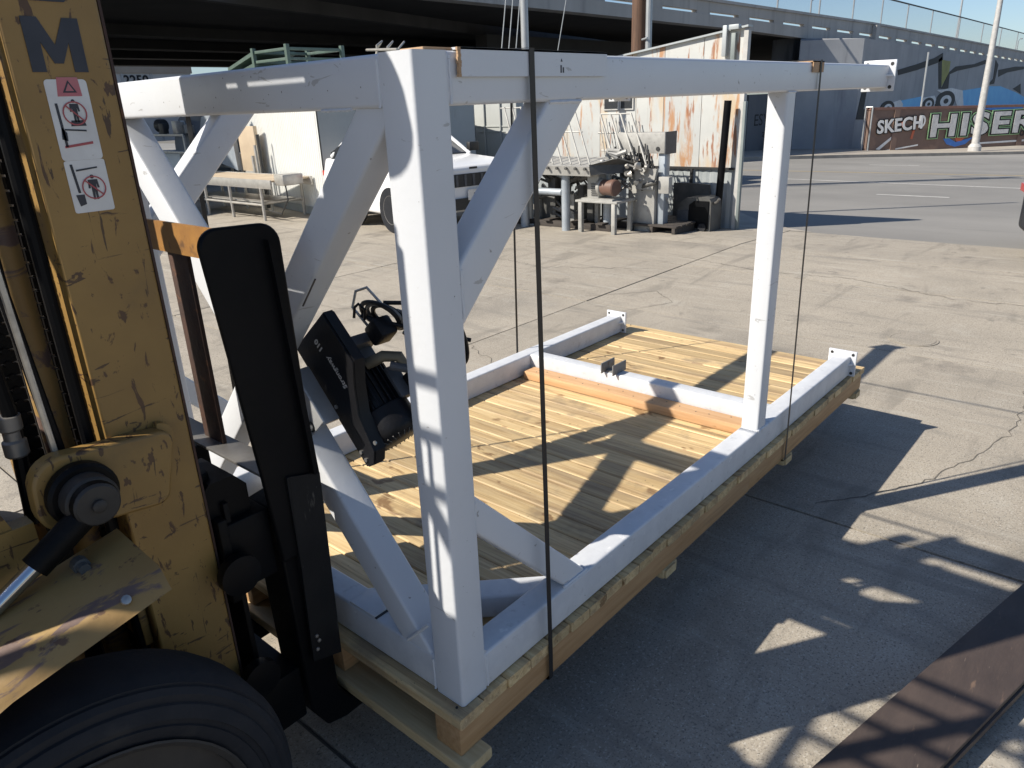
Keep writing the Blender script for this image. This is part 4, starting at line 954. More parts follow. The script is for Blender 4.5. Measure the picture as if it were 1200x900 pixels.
# welded angle sleeve with scuffed faces
MB().prism([(-.108, 0, .578), (-.026, 0, .556), (-.040, 0, .02), (-.124, 0, .045)], (0, .400, 0), (0, .4075, 0)).link('sleeve_face', m_blackworn, fl)
MB().prism([(0, .4005, .577), (0, .492, .590), (0, .47, .36), (0, .4005, .24)], (-.1155, 0, 0), (-.1085, 0, 0)).link('sleeve_flange', m_blackworn, fl)
for x, z in ((-.108, .075), (-.105, .115), (-.100, .098)): MB().lathe([(.0055, 0), (.0045, .003), (.001, .004)], (x, .400, z), (0, -1, 0), 8).link('weld_spot', m_bolt, fl)
# backrest bars
MB().prism([(-.140, 0, 1.155), (-.132, 0, 1.155), (-.132, 0, 1.092), (-.075, 0, 1.092), (-.075, 0, 1.084), (-.140, 0, 1.084)], (0, .425, 0), (0, 1.01, 0)).link('backrest_top_bar', m_orange, fl)
for y in (.655, .90): MB().box(-.130, -.120, y, y + .095, .600, 1.090, None, .001).link('backrest_bar', m_rust, fl)
MB().box(-.165, -.095, .43, 1.01, .592, .600, None, .001).link('backrest_low_bar', m_steel, fl)
MB().lathe([(.012, 0), (.012, .012)], (-.10, .445, 1.092), (0, 0, 1), 8).link('bolt', m_bolt, fl)

# ================================================================== RUSTY BEAM lying on the ground, bottom right
bd = Vector((.9720, -.2350, 0)).normalized(); bn = Vector((-bd.y, bd.x, 0)); bo = Vector((.672, -.625, G))
T = Matrix((bd, -bn, Vector((0, 0, 1)))).transposed().to_4x4(); T.translation = bo
rb = thing('rusty_steel_beam', bo + bd * .8 - bn * .1, 'heavy brown rusted steel beam lying on the concrete, bottom right corner', 'steel beam')
# local axes of T: x along, y across to the right, z up (mirrored frame, normals recalculated)
mb = MB().box(-.9, 3.0, 0.0, .205, .072, .090, T, .003); mb.link('top_plate', m_beam, rb)
MB().box(-.9, 3.0, .010, .024, .0, .0715, T, .002).link('web', m_beam, rb); MB().box(-.9, 3.0, .176, .192, .0, .0715, T, .002).link('web', m_beam, rb)
MB().box(-.9, 3.0, .1925, .212, .050, .0715, T, .002).link('edge_strip', m_beam, rb)
#BG
# ================================================================== BACKGROUND: sheds, containers, vehicles, machines
# --- rust-streaked metal shed
SXF = 9.3; zs = lambda y: 2.16 - .1216 * (y - 3.92)
shed = thing('sheet_metal_wall', (SXF, 5.2, gz(SXF)), 'tall white sheet metal wall streaked with orange rust above a galvanised base', 'wall')
ys = [3.64, 4.22, 4.83, 5.3, 5.95, 6.6, 7.3]
for a, b in zip(ys[:-1], ys[1:]):
    MB().prism([(SXF, a + .004, .40), (SXF, b - .004, .40), (SXF, b - .004, zs(b)), (SXF, a + .004, zs(a))], (0, 0, 0), (.03, 0, 0)).link('wall_sheet', m_shed, shed)
    n_ = int((b - a) / .055); vs = []; rib = MB()
    for k in range(n_ + 1):
        y = a + .004 + (b - a - .008) * k / n_; x = SXF + .016 + (.008 if k % 2 else 0)
        vs += [(x, y, gz(SXF) - .1), (x, y, .385)]
    rib.add(vs, [(2 * k, 2 * k + 1, 2 * k + 3, 2 * k + 2) for k in range(n_)]).link('base_sheet', m_galv, shed, smooth=False)
box('rail', SXF - .02, SXF + .03, 3.64, 7.3, .375, .405, m_dark, shed)
MB().prism([(SXF + .035, 3.66, gz(SXF) - .2), (SXF + .035, 7.28, gz(SXF) - .2), (SXF + .035, 7.28, zs(7.28) - .02), (SXF + .035, 3.66, zs(3.66) - .02)], (0, 0, 0), (.05, 0, 0)).link('backing', m_galv, shed)
MB().prism([(SXF - .05, 3.58, zs(3.58)), (SXF - .05, 7.34, zs(7.34)), (SXF - .05, 7.34, zs(7.34) + .025), (SXF - .05, 3.58, zs(3.58) + .025)], (0, 0, 0), (.15, 0, 0)).link('top_flashing', m_galv, shed)
box('corner_trim', SXF - .035, SXF + .05, 3.575, 3.638, gz(SXF) - .1, 2.16, m_polewhite, shed)
box('downpipe', SXF - .06, SXF + .0, 3.53, 3.573, gz(SXF) - .1, 1.28, m_shedtrim, shed, .008)
for (y0, y1) in ((5.592, 5.876), (5.333, 5.579)):
    wn = box('window', SXF - .022, SXF - .001, y0, y1, 1.215, 1.425, m_polewhite, shed); box('pane', SXF - .026, SXF - .0225, y0 + .022, y1 - .022, 1.237, 1.403, m_glass, wn)
box('roof_bracket', SXF - .09, SXF - .02, 3.86, 3.92, 1.86, 2.24, m_galv, shed, .004); box('roof_bracket', SXF - .07, SXF - .02, 3.74, 3.80, 1.76, 2.14, m_shedtrim, shed, .004)
box('roof_bracket', SXF - .10, SXF - .02, 3.69, 3.83, 2.18, 2.24, m_galv, shed, .004)
MB().prism([(SXF - .01, 4.955, gz(SXF)), (SXF - .01, 4.925, gz(SXF)), (SXF - .01, 4.925, .375), (SXF - .01, 4.955, .375)], (-.01, 0, 0), (.02, 0, 0)).link('base_post', m_polewhite, shed)
MB().box(SXF - .03, SXF + .0, 4.30, 4.335, gz(SXF), .375).link('base_post', m_dark, shed)
tag(tube('drain_pipe', [(9.12, 3.80, gz(9.12)), (9.14, 3.745, 1.30)], .05, m_blackp, None, 14, origin=(9.12, 3.8, gz(9.12))), 'long black pipe leaning upright against the corner of the rusty wall', 'pipe')
lb = thing('grey_board', (9.2, 4.2, gz(9.2)), 'flat grey board leaning on the galvanised base of the rusty wall', 'board')
MB().prism([(0, 3.92, -.30), (0, 4.545, -.30), (0, 4.545, .18), (0, 4.30, .185), (0, 3.97, .175)], (9.18, 0, 0), (9.21, 0, 0)).link('board', m_machdark, lb)
MB().box(9.16, 9.22, 3.92, 4.545, gz(9.2), -.305).link('foot', m_machdark, lb)
cart = thing('floor_sweeper', (8.95, 4.0, gz(8.95)), 'dark rounded floor machine standing beside the corner of the rusty wall', 'floor machine')
pr_ = [(.0, -.06), (.0, .20), (.05, .33), (.14, .395), (.40, .415), (.50, .40), (.53, .36), (.53, -.06)]
MB().prism([(8.80, 4.27 - a, gz(8.95) + .06 + b_) for a, b_ in pr_], (0, 0, 0), (.34, 0, 0)).link('body', m_machdark, cart)
MB().prism([(8.795, 4.27 - a, gz(8.95) + .065 + b_) for a, b_ in [(.2, -.02), (.2, .30), (.28, .36), (.50, .36), (.50, -.02)]], (-.012, 0, 0), (.004, 0, 0)).link('side_panel', m_blackp, cart)
MB().box(8.785, 8.80, 4.08, 4.25, gz(8.95) + .1, gz(8.95) + .28).link('front_panel', m_mgrey, cart)
for y in (4.15, 3.85): MB().lathe([(.06, 0), (.06, .04)], (8.80, y, gz(8.95) + .06), (-1, 0, 0), 14).link('wheel', m_rubber, cart)
tube('handle', [(8.9, 3.75, -.05), (8.86, 3.68, -.02), (8.84, 3.64, .03)], .018, m_steel, cart, 8)

# --- weathered dark pallet beside it
dp = thing('dark_pallet', (8.65, 4.3, gz(8.4)), 'weathered dark timber pallet on the ground beside the machines', 'pallet')
for k in range(6): box('deck_board', 8.22 + k * .155, 8.35 + k * .155, 3.95, 4.75, gz(8.9) + .115, gz(8.9) + .14, m_wood, dp, .003)
for y in (3.97, 4.32, 4.68): box('bearer', 8.22, 9.13, y, y + .05, gz(9.1) - .02, gz(8.9) + .1145, m_wood, dp, .003)

# --- feed conveyor machine with slanted bars
cv = thing('bar_feeder', (7.9, 5.4, G), 'grey steel trough with rows of slanted metal bars on blue-grey pipe legs', 'machine')
MB().prism([(7.65, 0, .40), (7.62, 0, .53), (8.35, 0, .60), (8.35, 0, .47)], (0, 4.98, 0), (0, 6.5, 0)).link('trough', m_machlight, cv)
MB().prism([(7.62, 4.95, .42), (7.62, 4.98, .55), (7.9, 4.70, .62), (8.25, 4.62, .52), (8.1, 4.66, .42)], (0, 0, 0), (.1, .02, 0)).link('chute', m_machdark, cv)
for k in range(9):
    y = 5.02 + k * .16
    tube('slanted_bar', [(7.70, y, .55), (7.95, y + .46, 1.32)], .013, m_machlight, cv, 6)
    MB().lathe([(.02, 0), (.02, .03)], (7.615, y + .02, .50), (-1, 0, 0), 8).link('clamp', m_machdark, cv)
for z, dy in ((1.31, .45), (.97, .25)): tube('cross_rod', [(7.70 + (z - .55) * .347, 5.0 + dy, z), (7.70 + (z - .55) * .347, 6.4 + dy, z)], .010, m_machlight, cv, 6)
for k in range(4):
    y = 4.42 + k * .17
    tube('slanted_bar', [(8.2, y, .48), (8.4, y + .40, 1.18)], .015, m_machlight, cv, 6)
tube('cross_rod', [(8.4, 4.82, 1.18), (8.4, 5.33, 1.18)], .011, m_machlight, cv, 6)
for (x, y, r_) in ((7.78, 5.50, .062), (8.1, 5.0, .062), (7.8, 6.3, .062)):
    tube('pipe_leg', [(x, y, gz(x)), (x, y, .42)], r_, m_pipe, cv, 16)
    MB().lathe([(r_ * 1.5, 0), (r_ * 1.5, .03)], (x, y, .385), (0, 0, 1), 16).link('leg_collar', m_pipe, cv)
tube('cross_pipe', [(7.78, 5.56, .15), (7.78, 6.24, .15)], .05, m_pipe, cv, 14)
# --- gear motor on a small table
mt = thing('motor_table', (7.95, 4.95, G), 'low steel table with white legs carrying a gear motor', 'table')
box('table_top', 7.76, 8.25, 4.62, 5.32, .03, .06, m_machlight, mt, .003)
for x in (7.79, 8.2):
    for y in (4.68, 5.24): box('leg', x - .03, x + .03, y - .03, y + .03, gz(x), .0295, m_machlight, mt, .004)
gm = thing('gear_motor', (7.95, 5.0, .06), 'pale gearbox with round reddish brown motor on the small table', 'motor')
box('gearbox', 7.85, 8.08, 4.98, 5.18, .061, .42, m_machlight, gm, .02); box('base_plate', 7.80, 8.14, 4.72, 5.24, .0605, .085, m_machlight, gm)
for k in range(6): box('cooling_rib', 7.838, 7.849, 5.0, 5.10, .12 + k * .03, .135 + k * .03, m_machdark, gm)
MB().lathe([(.115, 0), (.12, .01), (.12, .05), (.11, .06)], (7.90, 4.98, .235), (-.12, -1, 0), 24).link('motor_flange', m_machlight, gm)
MB().lathe([(.105, .06), (.105, .20), (.112, .205), (.112, .27), (.10, .285), (.03, .288)], (7.90, 4.98, .235), (-.12, -1, 0), 24).link('motor', m_redbrown, gm)
# --- control cabinet and stand, valve cluster
cc = thing('control_cabinet', (8.45, 4.5, gz(8.4)), 'grey steel control cabinet on a stand in front of the rusty wall', 'cabinet')
box('cabinet', 8.32, 8.58, 4.22, 4.98, .66, .93, m_machlight, cc, .006); box('cabinet_side', 8.30, 8.60, 4.205, 4.219, .65, .94, m_mgrey, cc)
MB().lathe([(.03, 0), (.03, .01)], (8.32, 4.33, .72), (-1, 0, 0), 10).link('switch', m_dark, cc)
box('stand', 8.36, 8.5, 4.24, 4.34, -.30, .655, m_pipe, cc, .006); box('lower_housing', 8.3, 8.62, 4.35, 4.78, gz(8.4), .42, m_machlight, cc, .01)
MB().prism([(8.25, 4.36, .18), (8.25, 4.62, .18), (8.25, 4.66, .46), (8.25, 4.30, .46)], (0, 0, 0), (.06, 0, 0)).link('sloping_cover', m_machlight, cc)
box('side_box', 8.24, 8.34, 4.10, 4.26, .14, .36, m_machlight, cc, .006)
vc = thing('valve_cluster', (8.1, 5.0, G), 'dark tangle of pipes and valves behind the gear motor', 'pipework')
rr = random.Random(21)
for k in range(70):
    y = rr.uniform(4.4, 6.5); x = rr.uniform(8.05, 8.5); z = rr.uniform(.1, .62) if y < 5.1 else rr.uniform(-.2, .42)
    p = [Vector((x, y, z))]
    for j in range(3): p.append(p[-1] + Vector((rr.uniform(-.06, .06), rr.uniform(-.22, .22), rr.uniform(-.12, .12))))
    tube('pipe', p, rr.uniform(.012, .035), rr.choice([m_machdark, m_machlight, m_machdark, m_pipe, m_steel]), vc, 8)
for k in range(34):
    y = rr.uniform(4.36, 5.15); x = rr.uniform(8.1, 8.5); z = rr.uniform(.42, .66)
    tube('lever', [(x, y, z), (x, y + rr.uniform(.0, .05), z + rr.uniform(.1, .22))], .012, rr.choice([m_machdark, m_dark]), vc, 6)
for k in range(7):
    y = 5.3 + k * .16; box('valve_body', 8.1 + rr.uniform(-.05, .1), 8.3, y, y + rr.uniform(.07, .14), rr.uniform(-.39, -.2), rr.uniform(-.02, .35), rr.choice([m_machdark, m_machlight, m_machdark]), vc, .008)
for k in range(22):
    y = rr.uniform(4.4, 5.2); x = rr.uniform(7.95, 8.3); z = rr.uniform(.28, .60)
    MB().lathe([(.02, 0), (rr.uniform(.025, .05), .01), (rr.uniform(.025, .05), .05), (.018, .06)], (x, y, z), (rr.uniform(-1, 0), rr.uniform(-1, 1), rr.uniform(-.4, 1)), 12).link('fitting', rr.choice([m_machlight, m_steel, m_machdark, m_ss]), vc)
rk2 = thing('rod_rack', (8.35, 4.95, .6), 'rack of thin upright steel rods in front of the rusty wall', 'rack')
for k in range(14):
    y = 4.55 + k * .055
    tube('rod', [(8.45, y, .55), (8.52, y + .16, 1.02 + .05 * (k % 3))], .008, m_ss if k % 2 else m_machlight, rk2, 6)
for z in (.68, .92): tube('rail', [(8.46 + (z - .55) * .15, 4.5 + (z - .55) * .34, z), (8.46 + (z - .55) * .15, 5.32 + (z - .55) * .34, z)], .012, m_machlight, rk2, 6)
box('foot_beam', 8.43, 8.50, 4.5, 5.33, .42, .5495, m_machdark, rk2); box('column', 8.44, 8.49, 5.26, 5.33, gz(8.4), .42, m_machdark, rk2)
sk = thing('timber_skid', (8.1, 5.4, G), 'brown timber skid lying under the pipe machinery', 'skid')
for x in (7.95, 8.4): box('bearer', x, x + .09, 4.85, 6.6, gz(x) - .02, gz(x) + .09, m_wood, sk, .004)
for y in (4.95, 5.4, 5.9, 6.4): box('deck_board', 7.9, 8.55, y, y + .12, G + .0905, G + .115, m_wood, sk, .003)

# --- poles
mp_ = thing('metal_pole', (8.0, 6.36, G), 'slim grey galvanised pole rising behind the white top beam', 'pole')
tube('shaft', [(8.0, 6.36, G), (8.0, 6.36, 7.5)], .058, m_galvpole, mp_, 14, .05)
MB().lathe([(.13, 0), (.13, .02)], (8.0, 6.36, G), (0, 0, 1), 12).link('base_plate', m_galvpole, mp_)
up = thing('utility_pole', (15, 8.79, gz(15)), 'brown timber utility pole behind the rusty wall', 'pole')
tube('shaft', [(15, 8.79, gz(15)), (15, 8.79, 9.0)], .18, m_pole, up, 16, .15); tube('conduit', [(14.92, 8.47, gz(15)), (14.92, 8.52, 8.5)], .07, m_galvpole, up, 10)
tube('crossarm', [(15, 7.6, 8.4), (15, 9.9, 8.4)], .07, m_pole, up, 8)
for k, z in enumerate((2.6, 3.6)): tube('step_bolt', [(14.86, 8.62, z), (14.80, 8.45, z + .02)], .02, m_galvpole, up, 6)
gy = thing('guy_wires', (12, 10.4, gz(12)), 'thin steel stay wires rising behind the top beam', 'wires')
for k in range(3): tube('wire', [(12 - k * .10, 10.42 + k * .14, gz(12)), (12.3 - k * .02, 9.6 + k * .16, 6.0)], .012, m_galvpole, gy, 5)
tube('wire', [(12, 9.55, gz(12)), (12.5, 8.3, 6.0)], .010, m_galvpole, gy, 5)

# --- shipping container
ct = thing('shipping_container', (11, 12, gz(11)), 'pale grey shipping container with closed doors behind the parked car', 'container')
CX = 11.0; cz0, cz1 = gz(11) - .05, 2.0
box('container_body', CX + .06, CX + 5.8, 9.18, 14.9, cz0, cz1, m_cont, ct, .01)
for k, (a, b) in enumerate(((9.24, 10.30), (10.32, 11.38), (11.46, 12.5), (12.52, 13.6))):
    d_ = box('door', CX + .02, CX + .058, a, b, cz0 + .1, cz1 - .1, m_cont, ct, .006)
    for f in (.30, .72): tube('lock_rod', [(CX - .005, a + (b - a) * f, cz0 + .08), (CX - .005, a + (b - a) * f, cz1 - .06)], .018, m_cont, d_, 8)
    for z in (.20, .83, 1.5):
        for dz in (0, .10): box('door_bar', CX + .004, CX + .019, a + .08, b - .08, z + dz, z + dz + .025, m_cont, d_)
for y in (9.12, 11.40, 13.62): box('corner_post', CX - .01, CX + .07, y, y + .07, cz0, cz1 + .02, m_cont, ct)
text('lettering', 'IT', .16, (CX + .017, 9.50, .55), (0, -1, 0), (0, 0, 1), m_ink, ct, offset=.004)
hr = thing('pipe_hoops', (11.5, 13.6, 2.0), 'bent steel pipe frames lying on top of the container', 'pipe frame')
for k in range(3):
    y = 12.75 + k * .62; x = 11.2 + k * .2
    tube('hoop', [(x, y, 2.01), (x, y - .05, 2.62 + .08 * k), (x + .35, y + .15, 2.78 + .06 * k), (x + .5, y + .55, 2.66 + .04 * k), (x + .3, y + .6, 2.01)], .022, m_ss, hr, 8)
tube('rail', [(11.15, 12.7, 2.60), (11.5, 14.2, 2.70)], .03, m_ss, hr, 8)

# --- white corrugated building
cb2 = thing('corrugated_building', (7.5, 12, G), 'white corrugated metal building in bright sun at the left', 'building')
P0, P1 = Vector((6.93, 10.10, 0)), Vector((7.80, 13.92, 0)); dv = (P1 - P0); nn2 = Vector((-dv.y, dv.x, 0)).normalized()
NR = 44; vs = []
for k in range(NR * 4 + 1):
    f = k / (NR * 4); off = (0, 0, .022, .022)[k % 4]
    p = P0 + dv * f + nn2 * off
    vs += [(p.x, p.y, G), (p.x, p.y, 1.50)]
MB().add(vs, [(2 * i, 2 * i + 1, 2 * i + 3, 2 * i + 2) for i in range(NR * 4)]).link('front_sheet', m_corr, cb2, smooth=False)
bx_ = [P0 - nn2 * .03, P1 - nn2 * .03, P1 - nn2 * 3.2, P0 - nn2 * 3.2]
MB().prism([(p.x, p.y, 0) for p in bx_], (0, 0, G), (0, 0, 1.49)).link('building_body', m_cont, cb2)
MB().prism([(p.x, p.y, 0) for p in [P0 + nn2 * .06 - dv * .01, P1 + nn2 * .06, P1 - nn2 * 3.3, P0 - nn2 * 3.3 - dv * .01]], (0, 0, 1.502), (0, 0, 1.55)).link('roof', m_corr, cb2)
MB().prism([(p.x, p.y, 0) for p in [P0 + nn2 * .027, P1 + nn2 * .027, P1 + nn2 * .05, P0 + nn2 * .05]], (0, 0, G + .002), (0, 0, G + .14)).link('base_flashing', m_galv, cb2)
# green rack and steel on its roof
gr2 = thing('green_rack', (7.8, 12.0, 1.55), 'stack of green painted steel frames on the corrugated building roof', 'steel rack')
for k in range(6):
    z = 1.56 + k * .165
    for (a, b) in (((7.45, 11.45), (7.45, 12.5)), ((8.6, 11.45), (8.6, 12.5)), ((7.45, 11.45), (8.6, 11.45)), ((7.45, 12.5), (8.6, 12.5))):
        MB().rhs((a[0], a[1], z + .06), (b[0], b[1], z + .06), .05, .07, (0, 0, 1), .006).link('frame_bar', m_greensteel, gr2)
for (x, y) in ((7.42, 11.42), (7.42, 12.53), (8.63, 11.42), (8.63, 12.53)): box('corner_post', x - .035, x + .035, y - .035, y + .035, 1.551, 2.52, m_greensteel, gr2)
for k in range(3): MB().prism([(7.46, 12.57, 2.42 - k * .2), (7.46, 13.6, 2.18 - k * .16), (7.46, 13.6, 2.24 - k * .16), (7.46, 12.57, 2.49 - k * .2)], (0, 0, 0), (.9, 0, 0)).link('sloping_rail', m_greensteel, gr2)

# --- stainless conveyor table
tbl = thing('conveyor_table', (6.4, 11.7, G), 'long low stainless conveyor table in front of the white corrugated wall', 'table')
MB().box(6.15, 6.95, 10.55, 13.9, .27, .30, None, .004).link('belt', m_beige, tbl)
for x in (6.12, 6.94): box('side_rail', x, x + .03, 10.5, 13.95, .16, .31, m_ss, tbl, .004)
for y in (10.85, 11.9, 12.8, 13.7):
    for x in (6.135, 6.955): tube('leg', [(x, y, G), (x, y, .165)], .028, m_ss, tbl, 8)
    tube('cross_tube', [(6.135, y, -.10), (6.955, y, -.10)], .02, m_ss, tbl, 8)
for x in (6.135, 6.955): tube('stretcher', [(x, 10.85, -.12), (x, 13.7, -.12)], .022, m_ss, tbl, 8)
box('drive_box', 6.2, 6.6, 10.22, 10.5, .22, .40, m_ss, tbl, .02)
tube('cable', [(6.25, 10.25, .25), (6.2, 10.15, .0), (6.2, 10.4, -.25), (6.2, 10.9, -.2), (6.2, 11.6, -.05)], .014, m_dark, tbl, 8)
box('shelf', 6.2, 6.9, 11.0, 13.6, -.095, -.075, m_ss, tbl)
bp2 = thing('beige_panel', (7.25, 13.2, G), 'tall beige panel leaning by the white corrugated wall', 'panel')
box('panel', 7.30, 7.38, 12.75, 13.35, .3, 1.15, m_beige, bp2, .004); box('stand', 7.28, 7.42, 12.85, 13.25, G, .2995, m_ss, bp2, .01)
for k in range(3): tube('pipe', [(7.2, 12.45 + k * .14, G), (7.22, 12.5 + k * .14, 1.0 - k * .2)], .035, m_ss if k else m_dark, bp2, 8)

# --- clutter of food-plant machinery far left
hp_ = thing('slate_hopper', (9, 17.8, G), 'dark slate blue hopper with round ports among stainless machinery', 'hopper')
vs = []; NN = 14
MB().prism([(0, 17.0 + 2.6 * (1 - math.cos(a)) * .5 * 1.0, .62 + .9 * math.sin(a)) for a in [math.pi * k / NN for k in range(NN + 1)]], (9.0, 0, 0), (10.4, 0, 0)).link('hopper_shell', m_navy, hp_)
MB().prism([(0, 16.2, .30), (0, 18.1, .62), (0, 17.6, 1.35), (0, 16.3, 1.55)], (8.86, 0, 0), (8.98, 0, 0)).link('side_plate', m_pipe, hp_)
for (y, z, r_) in ((17.05, 1.2, .13), (17.35, .85, .05), (16.8, 1.38, .07), (16.75, .9, .06)): MB().lathe([(r_, 0), (r_, .03)], (8.86, y, z), (-1, 0, 0), 16).link('port', m_dark, hp_)
for (x, y) in ((9.1, 16.4), (9.1, 19.2), (10.2, 17.8)): tube('leg', [(x, y, gz(x)), (x, y, .62)], .05, m_ss, hp_, 8)
tube('mast_post', [(8.6, 17.7, G), (8.7, 17.95, 1.75)], .05, m_dark, hp_, 8)
sm = thing('stainless_machine', (9, 19.3, G), 'pale stainless machine frame with white tub at the far left', 'machine')
rr = random.Random(5)
for (x, y) in ((8.7, 18.2), (8.7, 20.6), (9.9, 18.2), (9.9, 20.6)): box('upright', x, x + .06, y, y + .06, gz(x), 1.0, m_ss, sm, .004)
for z in (.25, .62, .98):
    box('rail', 8.72, 8.76, 18.26, 20.6, z, z + .05, m_ss, sm, .004); box('rail', 9.92, 9.95, 18.26, 20.6, z, z + .05, m_ss, sm, .004)
MB().prism([(0, 18.9, .30), (0, 20.0, .30), (0, 20.2, .66), (0, 18.75, .66)], (8.8, 0, 0), (9.7, 0, 0)).link('tub', m_corr, sm)
for k in range(12):
    y = rr.uniform(18.2, 20.6); z = rr.uniform(1.04, 1.2); x = rr.uniform(8.7, 9.6)
    box('fitting', x, x + .15, y, y + rr.uniform(.08, .25), 1.032, z + .1, rr.choice([m_dark, m_ss, m_machdark, m_corr, m_machlight]), sm, .01)
for k in range(10):
    y = rr.uniform(18.2, 20.6); z = rr.uniform(-.3, .2)
    box('lower_unit', 8.9, 9.2, y, y + rr.uniform(.1, .3), z, z + rr.uniform(.1, .3), rr.choice([m_dark, m_ss, m_machdark, m_beige]), sm, .01)
bk = thing('black_motor', (8.9, 20.1, 1.04), 'round black motor on the stainless machine at far left', 'motor')
MB().lathe([(.13, 0), (.14, .02), (.14, .34), (.11, .38)], (8.95, 19.75, 1.20), (0, 1, 0), 18).link('motor', m_dark, bk); box('foot', 8.9, 9.0, 19.8, 20.05, 1.0, 1.08, m_dark, bk)

for o_, (x_, y_) in ((hp_, (7.35, 14.75)), (sm, (7.25, 15.95)), (bk, (7.2, 16.6))):
    o_.location.x, o_.location.y = x_, y_; o_.scale = (.82, .82, 1.0)  # moved toward the camera along the line of sight, scaled down in plan
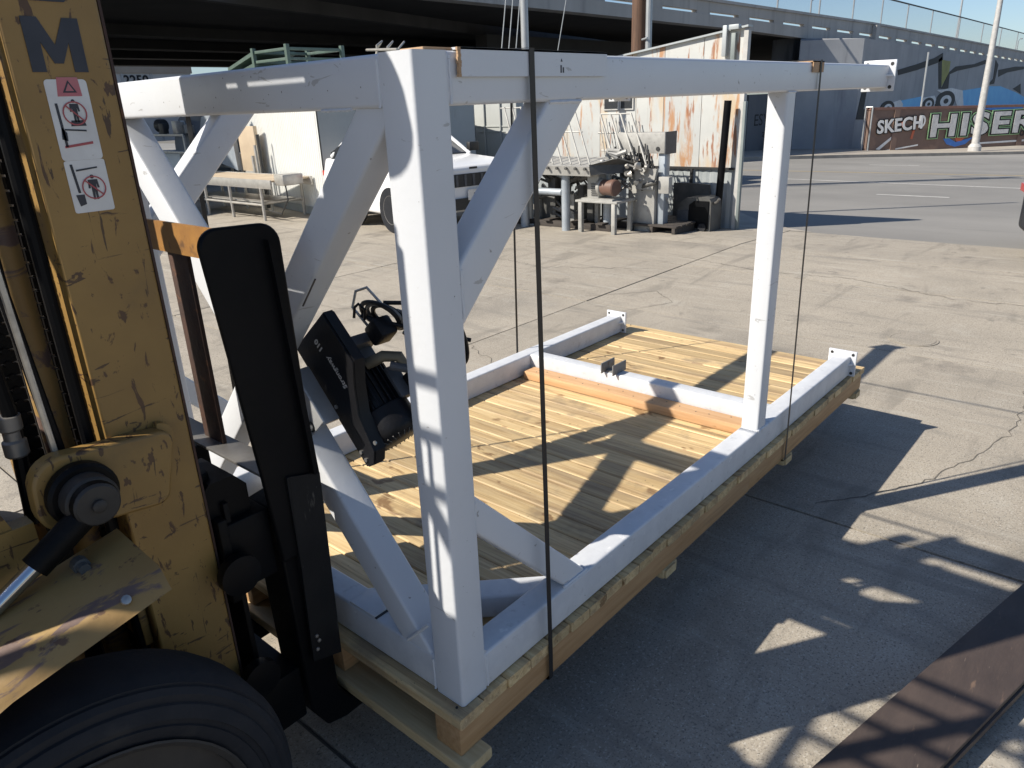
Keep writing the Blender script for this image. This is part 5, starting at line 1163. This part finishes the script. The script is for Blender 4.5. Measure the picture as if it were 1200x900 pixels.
# --- parked vehicles
def vehicle(name, label, c, th, mat, hood=1.35, sc=1.0, roof=1.05, plate=False, ln=4.62):
    c = Vector((c[0], c[1], gz(c[0]))); b = Vector((math.cos(th), math.sin(th), 0)); r = Vector((b.y, -b.x, 0)); u = Vector((0, 0, 1))
    o = thing(name, c + b * 2.2, label, 'car')
    def P(s, k, z): return c + r * s + b * k + u * z
    def loft(nm, secs, m_, w_bottom=None):
        """secs: list of (k, zlo, zhi, half width low, half width high)"""
        mb = MB(); vs = []
        for k, z0, z1, h0, h1 in secs: vs += [P(-h0, k, z0), P(h0, k, z0), P(h0 * 1.0, k, (z0 + z1) * .55), P(h1, k, z1), P(-h1, k, z1), P(-h0 * 1.0, k, (z0 + z1) * .55)]
        m = 6; fs = []
        for i in range(len(secs) - 1):
            for q in range(m): fs.append((m * i + q, m * i + (q + 1) % m, m * (i + 1) + (q + 1) % m, m * (i + 1) + q))
        fs += [tuple(range(m))[::-1], tuple(range(m * (len(secs) - 1), m * len(secs)))]
        x = mb.add(vs, fs).link(nm, m_, o)
        bv = x.modifiers.new('edge', 'BEVEL'); bv.width = .04; bv.segments = 3; bv.limit_method = 'ANGLE'
        return x
    body = loft('body', [(0, .36, .93, .88, .80), (.12, .28, .97, .93, .84), (hood, .26, 1.03, .94, .86), (ln - 1.0, .26, 1.05, .94, .86), (ln - .12, .30, 1.02, .92, .84), (ln, .38, .95, .86, .80)], mat)
    cab = loft('cabin', [(hood + .02, .98, 1.05, .84, .82), (hood + .75, .98, 1.03 + roof * .58, .84, .66), (ln - 1.1, .98, 1.03 + roof * .60, .84, .66), (ln - .32, .98, 1.06, .84, .80)], m_glass)
    loft('roof', [(hood + .68, 1.02 + roof * .56, 1.06 + roof * .58, .68, .60), (hood + .9, 1.02 + roof * .58, 1.06 + roof * .62, .69, .62), (ln - 1.1, 1.02 + roof * .59, 1.06 + roof * .63, .69, .62), (ln - 1.0, 1.02 + roof * .56, 1.05 + roof * .58, .68, .6)], mat)
    for s in (-1, 1):
        MB().tube([P(s * .85, hood - .02, 1.02), P(s * .68, hood + .72, 1.04 + roof * .58)], .035, 8).link('windscreen_pillar', mat, o)
        MB().tube([P(s * .68, hood + .72, 1.04 + roof * .58), P(s * .68, ln - 1.1, 1.04 + roof * .60), P(s * .83, ln - .34, 1.05)], .035, 8).link('roof_pillar', mat, o)
        m_ = MB().box(-.05, .05, -.10, .10, -.07, .07, Matrix((b, r, u)).transposed().to_4x4() , .02); m_.v = [tuple(Vector(v) + P(s * 1.02, hood + .12, 1.13)) for v in m_.v]; m_.link('mirror', m_dark, o)
        for k in (.85, ln - .92):
            w_ = P(s * .74, k, .34)
            MB().lathe([(.20, 0), (.33, .0), (.345, .03), (.345, .17), (.33, .2), (.20, .2)], w_, r * s, 28).link('tyre', m_rubber, o)
            MB().lathe([(.20, .19), (.215, .202), (.18, .19), (.05, .17), (.01, .17)], w_, r * s, 20).link('rim', m_steel, o)
        hl = MB().prism([P(s * .60, -.012, .70), P(s * .85, .01, .70), P(s * .85, .02, .84), P(s * .58, -.012, .86)], (0, 0, 0), b * .06).link('headlight', m_chrome, o)
        MB().prism([P(s * .62, ln - .02, .74), P(s * .88, ln - .10, .74), P(s * .88, ln - .10, .82), P(s * .62, ln - .02, .82)], b * .0, b * .09).link('tail_light', m_tail, o)
    MB().prism([P(-.56, -.012, .66), P(.56, -.012, .66), P(.56, -.010, .84), P(-.56, -.010, .84)], (0, 0, 0), b * .05).link('grille', m_dark, o)
    for k in range(7): MB().prism([P(-.48 + k * .15, -.022, .67), P(-.44 + k * .15, -.022, .67), P(-.44 + k * .15, -.020, .83), P(-.48 + k * .15, -.020, .83)], (0, 0, 0), b * .012).link('grille_slat', m_mgrey, o)
    MB().prism([P(-.75, -.04, .34), P(.75, -.04, .34), P(.75, -.04, .50), P(-.75, -.04, .50)], (0, 0, 0), b * .08).link('lower_intake', m_dark, o)
    if plate:
        pz = MB().prism([P(-.15, -.055, .47), P(.15, -.055, .47), P(.15, -.055, .62), P(-.15, -.055, .62)], (0, 0, 0), b * .012).link('number_plate', m_decal, o)
        text('plate_text', '8JE', .085, P(0, -.0572, .54), r, u, m_ink, o, offset=.001)
        MB().prism([P(-.07, -.004, .90), P(.07, -.004, .90), P(.07, -.004, .93), P(-.07, -.004, .93)], (0, 0, 0), b * .006).link('badge', m_dark, o)
    return o
vehicle('parked_car', 'white car with black grille parked behind the near post of the frame', (7.12, 6.68), math.radians(80), m_carwhite, 1.25, roof=.80, plate=True, ln=3.15)
vehicle('dark_car', 'dark car with red tail light at the right edge of the road', (9.62, -4.50), math.radians(90), m_cardark, 1.2, roof=.9)

# --- far things seen under the bridge at left
bl = thing('office_building', (24, 66, G), 'pale commercial building with street number under the bridge at far left', 'building')
box('wall', 8, 30.7, 60, 72, G, 4.55, m_bldg, bl); box('upper_band', 7.9, 30.8, 59.9, 72.1, 4.55, 9.0, m_bldgband, bl)
for x in (25.2, 27.4): box('wall_joint', x, x + .18, 59.93, 60.0, G, 4.55, m_polewhite, bl)
text('street_number', '2250', .95, (26.3, 59.95, 4.05), (1, 0, 0), (0, 0, 1), m_black, bl, offset=.02, extrude=.02)
tag(tube('street_pole', [(32.1, 56, G), (32.1, 56, 9)], .16, m_dark, None, 8, origin=(32.1, 56, G)), 'dark pole against the strip of sky under the bridge', 'pole')
tag(box('dark_fill_wall', 33.5, 90, 47.2, 48, G - 1.5, 5.2, m_under, None, origin=(60, 47.6, G)), 'added dark wall filling the shaded space under the bridge', 'wall')  # added as a dark fill for the black shade beyond the bridge
tag(box('white_trailer', 13.9, 19, 9.9, 11.85, gz(14) + .35, 2.0, m_corr, None, .02, origin=(16, 11, gz(14))), 'white trailer box standing beyond the grey container', 'trailer')
